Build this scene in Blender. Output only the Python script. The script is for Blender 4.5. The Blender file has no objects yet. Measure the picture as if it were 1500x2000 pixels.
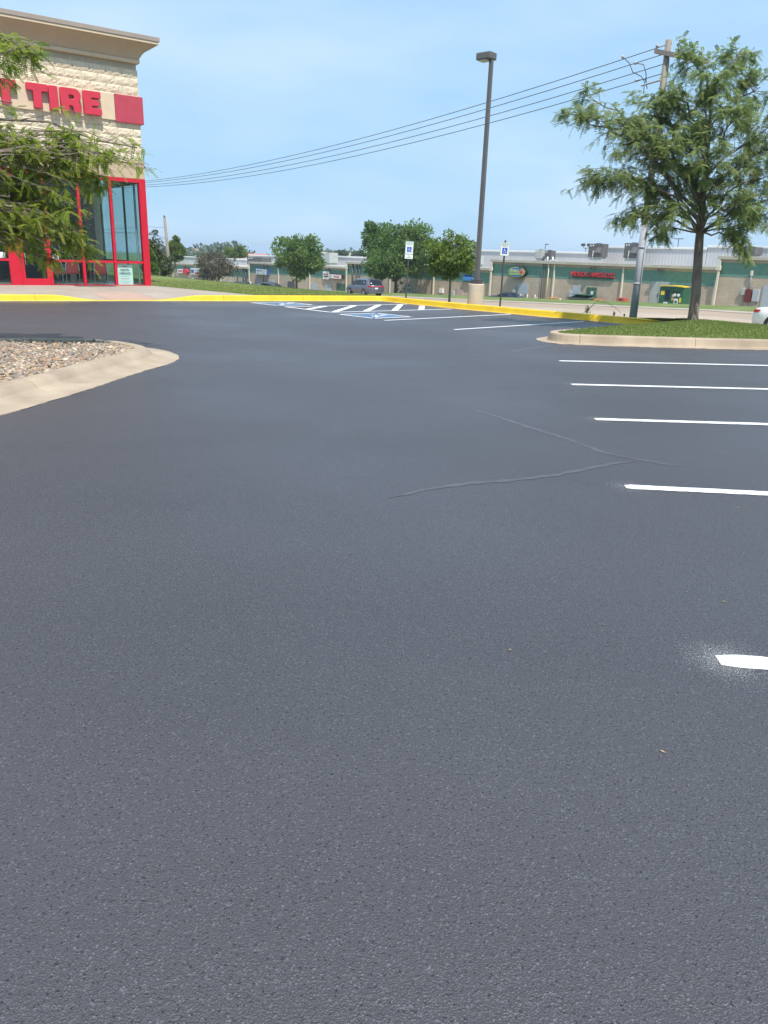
import bpy, bmesh, math, random
import numpy as np
from mathutils import Vector, Matrix
random.seed(7)
rng = np.random.default_rng(7)
R_ = math.radians
scene = bpy.context.scene
col = scene.collection

# ---------------------------------------------------------------- camera
H = 1.68
FPX = 1505.0
_p, _r = R_(18.4), R_(1.9)
_fw = Vector((0, math.cos(_p), -math.sin(_p)))
_up0 = Vector((0, math.sin(_p), math.cos(_p)))
_rt0 = Vector((1, 0, 0))
_rt = _rt0 * math.cos(_r) + _up0 * math.sin(_r)
_up = -_rt0 * math.sin(_r) + _up0 * math.cos(_r)
cam = bpy.data.cameras.new('camera')
cam.sensor_fit = 'VERTICAL'
cam.sensor_height = 36.0
cam.lens = FPX / 2000.0 * 36.0
cam.clip_start = 0.05
cam.clip_end = 6000
cam_ob = bpy.data.objects.new('camera', cam)
col.objects.link(cam_ob)
cam_ob.matrix_world = Matrix(((_rt.x, _up.x, -_fw.x, 0), (_rt.y, _up.y, -_fw.y, 0), (_rt.z, _up.z, -_fw.z, H), (0, 0, 0, 1)))
scene.camera = cam_ob

def at(px, py, Y):
    """world point seen at photo pixel (px, py) at distance Y"""
    d = _fw * FPX + _rt * (px - 750) - _up * (py - 1000)
    return Vector((0, 0, H)) + d * (Y / d.y)

# ---------------------------------------------------------------- light
SUN_EL = R_(58)
SUN_H = Vector((0.335, -0.942, 0)).normalized()     # horizontal direction towards the sun
world = bpy.data.worlds.new('World')
scene.world = world
world.use_nodes = True
wn = world.node_tree
wn.nodes.clear()
w_out = wn.nodes.new('ShaderNodeOutputWorld')
w_bg = wn.nodes.new('ShaderNodeBackground')
w_bg.inputs['Strength'].default_value = 0.138
sky = wn.nodes.new('ShaderNodeTexSky')
sky.sky_type = 'NISHITA'
sky.sun_disc = False
sky.sun_elevation = SUN_EL
sky.sun_rotation = math.atan2(SUN_H.x, SUN_H.y)
sky.altitude = 250
sky.air_density = 1.0
sky.dust_density = 0.6
sky.ozone_density = 2.5
# summer haze: an even milky veil over the whole sky, a little denser in streaks
w_tc = wn.nodes.new('ShaderNodeTexCoord')
w_map = wn.nodes.new('ShaderNodeMapping')
w_map.inputs['Scale'].default_value = (1.2, 1.2, 4.0)
w_map.inputs['Location'].default_value = (0.3, 0.1, 0.0)
w_noise = wn.nodes.new('ShaderNodeTexNoise')
w_noise.inputs['Scale'].default_value = 2.0
w_noise.inputs['Detail'].default_value = 5
w_ramp = wn.nodes.new('ShaderNodeMapRange')
w_ramp.inputs['From Min'].default_value = 0.40
w_ramp.inputs['From Max'].default_value = 0.70
w_veil = wn.nodes.new('ShaderNodeMix')
w_veil.data_type = 'RGBA'
w_veil.inputs[6].default_value = (1.85, 2.98, 4.15, 1)
w_veil.inputs[7].default_value = (2.75, 3.6, 4.6, 1)
w_mix = wn.nodes.new('ShaderNodeMix')
w_mix.data_type = 'RGBA'
w_mix.inputs[0].default_value = 0.945
wn.links.new(w_tc.outputs['Generated'], w_map.inputs['Vector'])
wn.links.new(w_map.outputs['Vector'], w_noise.inputs['Vector'])
wn.links.new(w_noise.outputs['Fac'], w_ramp.inputs['Value'])
wn.links.new(w_ramp.outputs['Result'], w_veil.inputs[0])
wn.links.new(sky.outputs['Color'], w_mix.inputs[6])
wn.links.new(w_veil.outputs[2], w_mix.inputs[7])
wn.links.new(w_mix.outputs[2], w_bg.inputs['Color'])
wn.links.new(w_bg.outputs['Background'], w_out.inputs['Surface'])

sun = bpy.data.lights.new('sun', 'SUN')
sun.energy = 3.35
sun.angle = R_(0.53)
sun.color = (1.0, 0.95, 0.88)
sun_ob = bpy.data.objects.new('sun', sun)
col.objects.link(sun_ob)
_sd = SUN_H * math.cos(SUN_EL) + Vector((0, 0, math.sin(SUN_EL)))
sun_ob.rotation_euler = _sd.to_track_quat('Z', 'Y').to_euler()
sun_ob.location = _sd * 60

scene.view_settings.view_transform = 'Standard'
scene.view_settings.look = 'None'
scene.view_settings.gamma = 1.0
scene.view_settings.use_curve_mapping = False
scene.view_settings.exposure = 0.78
scene.render.resolution_x = 768
scene.render.resolution_y = 1024
scene.render.engine = 'CYCLES'

# ---------------------------------------------------------------- materials
MATS = {}
def M(name, c, rough=0.7, c2=None, scale=4.0, bump=0.0, bscale=60.0, bdist=0.01, metal=0.0, spec=0.5, detail=4.0, stretch=(1, 1, 1), contrast=(0.35, 0.65)):
    if name in MATS:
        return MATS[name]
    m = bpy.data.materials.new(name)
    m.use_nodes = True
    n, l = m.node_tree.nodes, m.node_tree.links
    b = n['Principled BSDF']
    b.inputs['Base Color'].default_value = (*c, 1)
    b.inputs['Roughness'].default_value = rough
    b.inputs['Metallic'].default_value = metal
    b.inputs['Specular IOR Level'].default_value = spec
    tc = n.new('ShaderNodeTexCoord')
    mp = n.new('ShaderNodeMapping')
    mp.inputs['Scale'].default_value = stretch
    l.new(tc.outputs['Object'], mp.inputs['Vector'])
    if c2 is not None:
        t = n.new('ShaderNodeTexNoise')
        t.inputs['Scale'].default_value = scale
        t.inputs['Detail'].default_value = detail
        l.new(mp.outputs['Vector'], t.inputs['Vector'])
        mr = n.new('ShaderNodeMapRange')
        mr.inputs['From Min'].default_value = contrast[0]
        mr.inputs['From Max'].default_value = contrast[1]
        l.new(t.outputs['Fac'], mr.inputs['Value'])
        mx = n.new('ShaderNodeMix')
        mx.data_type = 'RGBA'
        mx.inputs[6].default_value = (*c, 1)
        mx.inputs[7].default_value = (*c2, 1)
        l.new(mr.outputs['Result'], mx.inputs[0])
        l.new(mx.outputs[2], b.inputs['Base Color'])
    if bump > 0:
        t2 = n.new('ShaderNodeTexNoise')
        t2.inputs['Scale'].default_value = bscale
        t2.inputs['Detail'].default_value = 3
        l.new(mp.outputs['Vector'], t2.inputs['Vector'])
        bp = n.new('ShaderNodeBump')
        bp.inputs['Strength'].default_value = bump
        bp.inputs['Distance'].default_value = bdist
        l.new(t2.outputs['Fac'], bp.inputs['Height'])
        l.new(bp.outputs['Normal'], b.inputs['Normal'])
    MATS[name] = m
    return m

def asphalt_material():
    m = bpy.data.materials.new('asphalt_sealcoat')
    m.use_nodes = True
    n, l = m.node_tree.nodes, m.node_tree.links
    b = n['Principled BSDF']
    tc = n.new('ShaderNodeTexCoord')
    def noise(scale, detail=4, vec=None):
        t = n.new('ShaderNodeTexNoise')
        t.inputs['Scale'].default_value = scale
        t.inputs['Detail'].default_value = detail
        l.new(vec or tc.outputs['Object'], t.inputs['Vector'])
        return t
    def mrange(src, a, b_, c=0.0, d=1.0):
        r = n.new('ShaderNodeMapRange')
        for k, v in zip(('From Min', 'From Max', 'To Min', 'To Max'), (a, b_, c, d)):
            r.inputs[k].default_value = v
        l.new(src, r.inputs['Value'])
        return r.outputs['Result']
    def mix(fac, a, b_):
        x = n.new('ShaderNodeMix')
        x.data_type = 'RGBA'
        for s, v in ((6, a), (7, b_)):
            if isinstance(v, tuple):
                x.inputs[s].default_value = (*v, 1)
            else:
                l.new(v, x.inputs[s])
        l.new(fac, x.inputs[0])
        return x.outputs[2]
    # broad squeegee passes: stretched noise
    mp = n.new('ShaderNodeMapping')
    mp.inputs['Rotation'].default_value = (0, 0, R_(38))
    mp.inputs['Scale'].default_value = (0.22, 1.0, 1)
    l.new(tc.outputs['Object'], mp.inputs['Vector'])
    big = noise(0.55, 5, mp.outputs['Vector'])
    c0 = mix(mrange(big.outputs['Fac'], 0.3, 0.7), (0.040, 0.0360, 0.0410), (0.062, 0.0565, 0.0635))
    # worn, drier patches where traffic turns
    patch = noise(0.30, 6)
    c0 = mix(mrange(patch.outputs['Fac'], 0.42, 0.66, 0.0, 0.5), c0, (0.074, 0.067, 0.076))
    fine = noise(260, 3)
    c1 = mix(mrange(fine.outputs['Fac'], 0.35, 0.7), c0, (0.064, 0.062, 0.070))
    vor = n.new('ShaderNodeTexVoronoi')
    vor.inputs['Scale'].default_value = 190
    l.new(tc.outputs['Object'], vor.inputs['Vector'])
    sep = n.new('ShaderNodeSeparateColor')
    l.new(vor.outputs['Color'], sep.inputs['Color'])
    flick = mrange(sep.outputs['Red'], 0.88, 0.99, 0.0, 0.6)
    c2 = mix(flick, c1, (0.145, 0.145, 0.155))
    pit = noise(85, 2)
    c3 = mix(mrange(pit.outputs['Fac'], 0.60, 0.68, 0.0, 0.85), c2, (0.010, 0.010, 0.012))
    l.new(c3, b.inputs['Base Color'])
    rsum = n.new('ShaderNodeMath')
    rsum.operation = 'ADD'
    l.new(mrange(big.outputs['Fac'], 0.3, 0.7, 0.40, 0.50), rsum.inputs[0])
    l.new(mrange(patch.outputs['Fac'], 0.35, 0.65, 0.08, -0.04), rsum.inputs[1])
    l.new(rsum.outputs[0], b.inputs['Roughness'])
    b.inputs['Specular IOR Level'].default_value = 0.54
    add = n.new('ShaderNodeMath')
    add.operation = 'ADD'
    l.new(vor.outputs['Distance'], add.inputs[0])
    l.new(mrange(noise(110, 4).outputs['Fac'], 0, 1, 0, 0.9), add.inputs[1])
    bp = n.new('ShaderNodeBump')
    bp.inputs['Strength'].default_value = 0.8
    bp.inputs['Distance'].default_value = 0.0035
    l.new(add.outputs['Value'], bp.inputs['Height'])
    l.new(bp.outputs['Normal'], b.inputs['Normal'])
    return m

def leaf_material(name, dark, light, trans=0.35):
    m = bpy.data.materials.new(name)
    m.use_nodes = True
    n, l = m.node_tree.nodes, m.node_tree.links
    b = n['Principled BSDF']
    out = n['Material Output']
    at_ = n.new('ShaderNodeAttribute')
    at_.attribute_name = 'tone'
    mx = n.new('ShaderNodeMix')
    mx.data_type = 'RGBA'
    mx.inputs[6].default_value = (*dark, 1)
    mx.inputs[7].default_value = (*light, 1)
    l.new(at_.outputs['Fac'], mx.inputs[0])
    l.new(mx.outputs[2], b.inputs['Base Color'])
    b.inputs['Roughness'].default_value = 0.5
    b.inputs['Specular IOR Level'].default_value = 0.35
    tr = n.new('ShaderNodeBsdfTranslucent')
    l.new(mx.outputs[2], tr.inputs['Color'])
    ms = n.new('ShaderNodeMixShader')
    ms.inputs[0].default_value = trans
    l.new(b.outputs[0], ms.inputs[1])
    l.new(tr.outputs[0], ms.inputs[2])
    l.new(ms.outputs[0], out.inputs['Surface'])
    return m

def glass_material(name, tint, refl=0.16):
    m = bpy.data.materials.new(name)
    m.use_nodes = True
    n, l = m.node_tree.nodes, m.node_tree.links
    n.remove(n['Principled BSDF'])
    out = n['Material Output']
    t = n.new('ShaderNodeBsdfTransparent')
    t.inputs['Color'].default_value = (*tint, 1)
    g = n.new('ShaderNodeBsdfGlossy')
    g.inputs['Roughness'].default_value = 0.02
    f = n.new('ShaderNodeLayerWeight')
    p5 = n.new('ShaderNodeMath')
    p5.operation = 'POWER'
    p5.inputs[1].default_value = 4.0
    l.new(f.outputs['Facing'], p5.inputs[0])
    a = n.new('ShaderNodeMath')
    a.operation = 'MULTIPLY_ADD'
    a.use_clamp = True
    a.inputs[1].default_value = 0.6
    a.inputs[2].default_value = refl
    l.new(p5.outputs[0], a.inputs[0])
    mx = n.new('ShaderNodeMixShader')
    l.new(a.outputs[0], mx.inputs[0])
    l.new(t.outputs[0], mx.inputs[1])
    l.new(g.outputs[0], mx.inputs[2])
    l.new(mx.outputs[0], out.inputs['Surface'])
    return m

m_asphalt = asphalt_material()
m_white = M('white_road_paint', (0.80, 0.80, 0.79), 0.6, (0.70, 0.70, 0.70), 60, 0.5, 150, 0.004)
m_blue_paint = M('blue_road_paint', (0.065, 0.145, 0.27), 0.6, (0.10, 0.18, 0.30), 8)
m_yellow = M('yellow_curb_paint', (0.80, 0.54, 0.015), 0.6, (0.66, 0.41, 0.02), 2.2, 0.35, 45, 0.008, contrast=(0.3, 0.8))
m_conc = M('concrete', (0.44, 0.35, 0.255), 0.85, (0.29, 0.225, 0.16), 1.9, 0.35, 70, 0.006, contrast=(0.3, 0.75))
m_conc_pale = M('concrete_pale', (0.37, 0.31, 0.255), 0.85, (0.32, 0.265, 0.215), 0.8, 0.2, 60, 0.004)
m_conc_old = M('concrete_road', (0.42, 0.33, 0.25), 0.85, (0.35, 0.28, 0.21), 0.25, 0.1, 30, 0.004)
m_conc_road2 = M('concrete_road_dark', (0.36, 0.27, 0.19), 0.85, (0.30, 0.23, 0.17), 0.4, 0.1, 30, 0.004)
m_pad = M('detectable_pad', (0.40, 0.25, 0.19), 0.8, (0.40, 0.29, 0.23), 2)
m_grass = M('lawn', (0.135, 0.18, 0.042), 0.9, (0.22, 0.24, 0.08), 1.1, 0.8, 45, 0.03, contrast=(0.3, 0.7), spec=0.2)
m_far_grass = M('mown_lawn', (0.10, 0.15, 0.04), 0.9, (0.18, 0.21, 0.075), 0.5, 0.6, 25, 0.03, spec=0.2, stretch=(1, 1, 1))
m_seal = M('crack_sealant', (0.090, 0.086, 0.096), 0.5, (0.070, 0.067, 0.075), 4)
m_crack = M('open_crack', (0.012, 0.012, 0.013), 0.9)
m_soil = M('gravel_soil', (0.20, 0.15, 0.10), 0.95, (0.12, 0.09, 0.065), 9, 0.6, 50, 0.02)
m_red = M('red_frame_paint', (0.56, 0.008, 0.03), 0.35, (0.50, 0.008, 0.025), 3)
m_sign_red = M('red_sign_face', (0.60, 0.03, 0.06), 0.4, (0.52, 0.03, 0.055), 5)
m_panel_red = M('red_sign_panel', (0.46, 0.05, 0.075), 0.45, (0.40, 0.045, 0.07), 4)
m_block = M('split_face_block', (0.70, 0.60, 0.45), 0.9, (0.60, 0.50, 0.36), 7, 0.8, 38, 0.018)
m_mortar = M('wall_core', (0.55, 0.46, 0.33), 0.95, (0.48, 0.40, 0.29), 6, 0.4, 30, 0.01)
m_stucco = M('cream_stucco', (0.64, 0.51, 0.36), 0.9, (0.60, 0.47, 0.33), 3, 0.3, 120, 0.003)
m_stucco_tan = M('tan_stucco', (0.50, 0.38, 0.26), 0.9, (0.46, 0.35, 0.24), 2, 0.3, 120, 0.003)
m_coping = M('metal_coping', (0.33, 0.27, 0.22), 0.5, (0.30, 0.245, 0.2), 2)
m_glass = glass_material('storefront_glass', (0.85, 0.935, 0.925), 0.03)
m_carglass = M('car_glass', (0.012, 0.014, 0.017), 0.06)
m_dark = M('dark_metal', (0.055, 0.052, 0.052), 0.5, (0.07, 0.066, 0.064), 4)
m_bronze = M('bronze_pole_paint', (0.10, 0.095, 0.09), 0.5, (0.12, 0.112, 0.105), 2)
m_black = M('black_rubber', (0.015, 0.015, 0.016), 0.7)
m_galv = M('galvanised_steel', (0.34, 0.35, 0.385), 0.75, (0.39, 0.40, 0.43), 3, spec=0.3)
m_lens = M('lamp_lens', (0.55, 0.52, 0.46), 0.4)
m_whitep = M('white_plate', (0.78, 0.79, 0.78), 0.45, (0.72, 0.73, 0.72), 5)
m_signgreen = M('sign_green', (0.02, 0.22, 0.10), 0.5)
m_signblue = M('sign_blue', (0.01, 0.08, 0.42), 0.5)
m_bark = M('bark', (0.15, 0.115, 0.09), 0.95, (0.25, 0.20, 0.165), 9, 1.0, 30, 0.03, stretch=(1, 1, 0.25))
m_wood = M('weathered_wood', (0.27, 0.235, 0.20), 0.9, (0.20, 0.17, 0.145), 6, 0.5, 30, 0.01, stretch=(3, 3, 0.3))
m_interior = M('interior_dark', (0.09, 0.09, 0.09), 0.8, (0.06, 0.06, 0.062), 1.5)
m_intfloor = M('interior_floor', (0.22, 0.22, 0.22), 0.4, (0.18, 0.18, 0.185), 2)
m_chair = M('chair_vinyl', (0.36, 0.04, 0.045), 0.45, (0.30, 0.035, 0.04), 5)
m_chrome = M('grey_tube', (0.50, 0.50, 0.50), 0.35, metal=0.3)
m_poster = M('poster_paper', (0.85, 0.88, 0.84), 0.6)
m_ink = M('dark_ink', (0.03, 0.045, 0.045), 0.6)
m_inkred = M('red_ink', (0.55, 0.03, 0.04), 0.6)
m_inkblue = M('blue_ink', (0.05, 0.10, 0.34), 0.6)
m_mall = M('mall_block', (0.52, 0.435, 0.335), 0.9, (0.46, 0.38, 0.29), 0.9, 0.4, 8, 0.02)
def add_courses(m, w, h, dark):
    n, l = m.node_tree.nodes, m.node_tree.links
    b = n['Principled BSDF']
    src = b.inputs['Base Color'].links[0].from_socket
    tc = n.new('ShaderNodeTexCoord')
    mp = n.new('ShaderNodeMapping')
    mp.inputs['Rotation'].default_value = (R_(-90), 0, 0)
    br = n.new('ShaderNodeTexBrick')
    br.inputs['Scale'].default_value = 1.0
    br.inputs['Brick Width'].default_value = w
    br.inputs['Row Height'].default_value = h
    br.inputs['Mortar Size'].default_value = 0.012
    br.inputs['Color1'].default_value = (1, 1, 1, 1)
    br.inputs['Color2'].default_value = (0.90, 0.90, 0.90, 1)
    br.inputs['Mortar'].default_value = (dark, dark, dark, 1)
    mx = n.new('ShaderNodeMix')
    mx.data_type = 'RGBA'
    mx.blend_type = 'MULTIPLY'
    mx.inputs[0].default_value = 1.0
    l.new(tc.outputs['Object'], mp.inputs['Vector'])
    l.new(mp.outputs['Vector'], br.inputs['Vector'])
    l.new(src, mx.inputs[6])
    l.new(br.outputs['Color'], mx.inputs[7])
    l.new(mx.outputs[2], b.inputs['Base Color'])
add_courses(m_mall, 0.4, 0.2, 0.76)
m_green = M('mall_green_band', (0.115, 0.245, 0.195), 0.9, (0.145, 0.28, 0.225), 2.5, 0.8, 9, 0.05)
m_fascia = M('mall_fascia', (0.50, 0.46, 0.38), 0.6, (0.44, 0.40, 0.33), 1)
m_metalwall = M('ribbed_metal', (0.56, 0.555, 0.565), 0.55, (0.52, 0.515, 0.525), 0.6)
m_whitecap = M('white_roof_edge', (0.78, 0.78, 0.75), 0.5)
m_roofm = M('roof_membrane', (0.45, 0.42, 0.38), 0.8, (0.38, 0.36, 0.32), 0.6)
m_down = M('cream_downspout', (0.62, 0.58, 0.47), 0.5)
m_doorgrey = M('grey_blue_door', (0.40, 0.45, 0.49), 0.5, (0.37, 0.42, 0.46), 2)
m_hvac = M('hvac_sheet', (0.095, 0.092, 0.092), 0.6, (0.12, 0.115, 0.112), 2)
m_hvacpale = M('hvac_pale', (0.42, 0.44, 0.42), 0.55, (0.36, 0.39, 0.37), 2)
m_dgreen = M('dark_green_paint', (0.02, 0.10, 0.055), 0.5, (0.025, 0.12, 0.065), 3)
m_dumpgreen = M('dumpster_green', (0.07, 0.14, 0.09), 0.6, (0.05, 0.11, 0.07), 3)
m_yel2 = M('bright_yellow', (0.80, 0.58, 0.04), 0.5)
m_orange = M('pale_orange_wood', (0.62, 0.36, 0.14), 0.8, (0.52, 0.29, 0.11), 5)
m_maroon = M('maroon_cabinet', (0.15, 0.022, 0.022), 0.5)
m_wire = M('wire', (0.06, 0.06, 0.07), 0.6)
m_porc = M('insulator', (0.42, 0.36, 0.36), 0.4)
l_locust_r = leaf_material('honeylocust_leaf', (0.17, 0.245, 0.085), (0.37, 0.43, 0.155), 0.62)
l_locust_l = leaf_material('young_honeylocust_leaf', (0.20, 0.295, 0.036), (0.45, 0.50, 0.09), 0.65)
l_maple = leaf_material('maple_leaf', (0.085, 0.165, 0.04), (0.195, 0.285, 0.07), 0.45)
l_light = leaf_material('pear_leaf', (0.10, 0.17, 0.025), (0.25, 0.31, 0.06), 0.4)
l_red = leaf_material('crabapple_leaf', (0.085, 0.078, 0.045), (0.18, 0.155, 0.095), 0.3)
l_shrub = leaf_material('shrub_leaf', (0.075, 0.10, 0.040), (0.15, 0.165, 0.075), 0.3)
l_far = leaf_material('distant_leaf', (0.085, 0.125, 0.08), (0.14, 0.175, 0.11), 0.2)
l_grass = leaf_material('grass_blade', (0.13, 0.20, 0.042), (0.28, 0.32, 0.095), 0.45)

# ---------------------------------------------------------------- helpers
def tag(o, label=None, cat=None, group=None, kind=None):
    if label: o['label'] = label
    if cat: o['category'] = cat
    if group: o['group'] = group
    if kind: o['kind'] = kind
    return o

def empty(name, loc=(0, 0, 0), rz=0.0):
    o = bpy.data.objects.new(name, None)
    o.empty_display_size = 0.3
    col.objects.link(o)
    o.location = loc
    o.rotation_euler = (0, 0, rz)
    return o

def thing(name, label, cat, loc=(0, 0, 0), rz=0.0, group=None):
    return tag(empty(name, loc, rz), label, cat, group)

def link(name, me, mat, parent=None):
    if mat is not None and not me.materials:
        me.materials.append(mat)
    o = bpy.data.objects.new(name, me)
    col.objects.link(o)
    if parent is not None:
        o.parent = parent
    return o

class MB:
    def __init__(s):
        s.v, s.f = [], []
    def add(s, vs, fs):
        k = len(s.v)
        s.v += [tuple(p) for p in vs]
        s.f += [tuple(i + k for i in f) for f in fs]
        return s
    def box(s, x0, x1, y0, y1, z0, z1):
        return s.add([(x0, y0, z0), (x1, y0, z0), (x1, y1, z0), (x0, y1, z0), (x0, y0, z1), (x1, y0, z1), (x1, y1, z1), (x0, y1, z1)],
                     [(0, 3, 2, 1), (4, 5, 6, 7), (0, 1, 5, 4), (1, 2, 6, 5), (2, 3, 7, 6), (3, 0, 4, 7)])
    def cbox(s, x0, x1, y0, y1, z0, z1, b=0.01):
        bm = bmesh.new()
        bmesh.ops.create_cube(bm, size=1.0)
        for v in bm.verts:
            v.co = Vector(((x0 + x1) / 2 + v.co.x * (x1 - x0), (y0 + y1) / 2 + v.co.y * (y1 - y0), (z0 + z1) / 2 + v.co.z * (z1 - z0)))
        bmesh.ops.bevel(bm, geom=list(bm.edges), offset=b, segments=2, affect='EDGES', profile=0.5)
        bm.verts.index_update()
        s.add([v.co for v in bm.verts], [[v.index for v in f.verts] for f in bm.faces])
        bm.free()
        return s
    def tube(s, pts, rad, n=8, cap=True):
        pts = [Vector(p) for p in pts]
        if not hasattr(rad, '__len__'):
            rad = [rad] * len(pts)
        k = len(s.v)
        ref = None
        for i, p in enumerate(pts):
            d = (pts[min(i + 1, len(pts) - 1)] - pts[max(i - 1, 0)])
            d = d.normalized() if d.length > 1e-9 else Vector((0, 0, 1))
            if ref is None:
                ref = Vector((1, 0, 0)) if abs(d.x) < 0.8 else Vector((0, 1, 0))
            a = (ref - d * ref.dot(d)).normalized()
            ref = a
            b = d.cross(a)
            for j in range(n):
                t = 2 * math.pi * j / n
                s.v.append(tuple(p + (a * math.cos(t) + b * math.sin(t)) * rad[i]))
        for i in range(len(pts) - 1):
            for j in range(n):
                a0 = k + i * n + j
                a1 = k + i * n + (j + 1) % n
                s.f.append((a0, a1, a1 + n, a0 + n))
        if cap:
            s.f.append(tuple(k + j for j in reversed(range(n))))
            s.f.append(tuple(k + (len(pts) - 1) * n + j for j in range(n)))
        return s
    def prism(s, poly, z0, z1):
        k, n = len(s.v), len(poly)
        s.v += [(p[0], p[1], z0) for p in poly] + [(p[0], p[1], z1) for p in poly]
        s.f.append(tuple(k + i for i in reversed(range(n))))
        s.f.append(tuple(k + n + i for i in range(n)))
        for i in range(n):
            j = (i + 1) % n
            s.f.append((k + i, k + j, k + n + j, k + n + i))
        return s
    def slab_xz(s, poly, y0, y1):
        """polygon in x,z (counter-clockwise seen from -y) made y0..y1 thick"""
        k, n = len(s.v), len(poly)
        s.v += [(p[0], y0, p[1]) for p in poly] + [(p[0], y1, p[1]) for p in poly]
        s.f.append(tuple(k + i for i in range(n)))
        s.f.append(tuple(k + n + i for i in reversed(range(n))))
        for i in range(n):
            j = (i + 1) % n
            s.f.append((k + j, k + i, k + n + i, k + n + j))
        return s
    def build(s, name, mat, parent=None, smooth=False):
        me = bpy.data.meshes.new(name)
        me.from_pydata(s.v, [], s.f)
        me.update()
        if smooth:
            me.polygons.foreach_set('use_smooth', [True] * len(me.polygons))
        return link(name, me, mat, parent)

def struct(o, label=None):
    o['kind'] = 'structure'
    if label: o['label'] = label
    return o

def mesh_np(name, verts, quads, mat, parent=None, tone=None, smooth=False):
    me = bpy.data.meshes.new(name)
    nv, nf = len(verts), len(quads)
    k = quads.shape[1]
    me.vertices.add(nv)
    me.vertices.foreach_set('co', np.ascontiguousarray(verts, dtype=np.float32).ravel())
    me.loops.add(nf * k)
    me.loops.foreach_set('vertex_index', np.ascontiguousarray(quads, dtype=np.int32).ravel())
    me.polygons.add(nf)
    me.polygons.foreach_set('loop_start', np.arange(0, nf * k, k, dtype=np.int32))
    me.polygons.foreach_set('loop_total', np.full(nf, k, dtype=np.int32))
    if tone is not None:
        a = me.attributes.new('tone', 'FLOAT', 'POINT')
        a.data.foreach_set('value', np.ascontiguousarray(tone, dtype=np.float32))
    me.update(calc_edges=True)
    if smooth:
        me.polygons.foreach_set('use_smooth', np.ones(nf, dtype=bool))
    return link(name, me, mat, parent)

def text_mesh(body, size, depth, mat, name, parent, loc, bold=0.0, sx=1.0, align='CENTER', rot=(math.pi / 2, 0, 0), shear=0.0):
    cu = bpy.data.curves.new('lettering', 'FONT')
    cu.body = body
    cu.size = size
    cu.extrude = depth
    cu.offset = bold
    cu.shear = shear
    cu.align_x = align
    cu.align_y = 'CENTER'
    cu.resolution_u = 3
    tmp = bpy.data.objects.new('lettering', cu)
    col.objects.link(tmp)
    bpy.context.view_layer.update()
    me = bpy.data.meshes.new_from_object(tmp.evaluated_get(bpy.context.evaluated_depsgraph_get()))
    bpy.data.objects.remove(tmp)
    bpy.data.curves.remove(cu)
    o = link(name, me, mat, parent)
    o.location = loc
    o.rotation_euler = rot
    o.scale = (sx, 1, 1)
    return o

def copy_tree(o, parent=None):
    c = o.copy()
    col.objects.link(c)
    c.parent = parent
    for ch in list(o.children):
        copy_tree(ch, c)
    return c

def in_poly(x, y, poly):
    c = False
    n = len(poly)
    for i in range(n):
        x1, y1 = poly[i]
        x2, y2 = poly[i - 1]
        if (y1 > y) != (y2 > y) and x < (x2 - x1) * (y - y1) / (y2 - y1) + x1:
            c = not c
    return c

def chaikin(pts, k=2):
    for _ in range(k):
        q = [pts[0]]
        for a, b in zip(pts[:-1], pts[1:]):
            q.append((a[0] * .75 + b[0] * .25, a[1] * .75 + b[1] * .25))
            q.append((a[0] * .25 + b[0] * .75, a[1] * .25 + b[1] * .75))
        q.append(pts[-1])
        pts = q
    return pts

def resample(pts, step):
    out, L = [], 0.0
    seg = [math.dist(a, b) for a, b in zip(pts[:-1], pts[1:])]
    tot = sum(seg)
    n = max(2, int(tot / step))
    cum = np.concatenate([[0], np.cumsum(seg)])
    P = np.array(pts)
    s = np.linspace(0, tot, n)
    return [(float(np.interp(t, cum, P[:, 0])), float(np.interp(t, cum, P[:, 1]))) for t in s], s

# ---------------------------------------------------------------- ground
# street grid: t runs along the street behind the lot, w from the long shop building back towards the lot
P0 = Vector((21.48, 75.0, 0))
DV = Vector((-0.656, 0.7547, 0))
NV = Vector((-0.7547, -0.656, 0))
def tw(t, w, z=0.0):
    p = P0 + DV * t + NV * w
    return Vector((p.x, p.y, z))
def to_tw(x, y):
    q = Vector((x, y, 0)) - P0
    return q.dot(DV), q.dot(NV)
def zb(t):
    return -2.15 - 0.030 * min(max(t, -18), 115)
_cw = ([-900, -60, 0, 4.0, 4.8, 7.0, 14.2, 14.6, 30.0], [-1.0, -0.4, -0.4, -0.4, 0.40, 0.66, 0.60, 0.50, 0.50])
def tz(t, w):
    if w <= 30:
        return zb(t) + float(np.interp(w, *_cw))
    k = min(max((w - 30) / 14.7, 0), 1) ** 2.4
    return (zb(t) + 0.5) * (1 - k) + 0.16 * k

def sheet(name, ts, ws, mat, dz=0.0, fn=None):
    b = MB()
    for t in ts:
        for w in ws:
            b.v.append(tuple(tw(t, w, (fn or tz)(t, w) + dz)))
    n = len(ws)
    for i in range(len(ts) - 1):
        for j in range(n - 1):
            a = i * n + j
            b.f.append((a, a + 1, a + n + 1, a + n))
    return b.build(name, mat, None, True)

_ts = [-900, -400, -200, -100, -70] + list(np.arange(-50, 124, 3.0)) + [140, 180, 300, 600, 1200]
_ws = [-1500, -700, -350, -150, -60, -20, -1, 2, 4, 4.4, 4.8, 5.6, 7, 9, 11, 13, 14.2, 14.6, 20, 30] + list(np.arange(31, 44.1, 1.0)) + [45.0]
struct(sheet('ground', _ts, _ws, m_far_grass), 'mown green verge falling away behind the parking lot')
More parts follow.
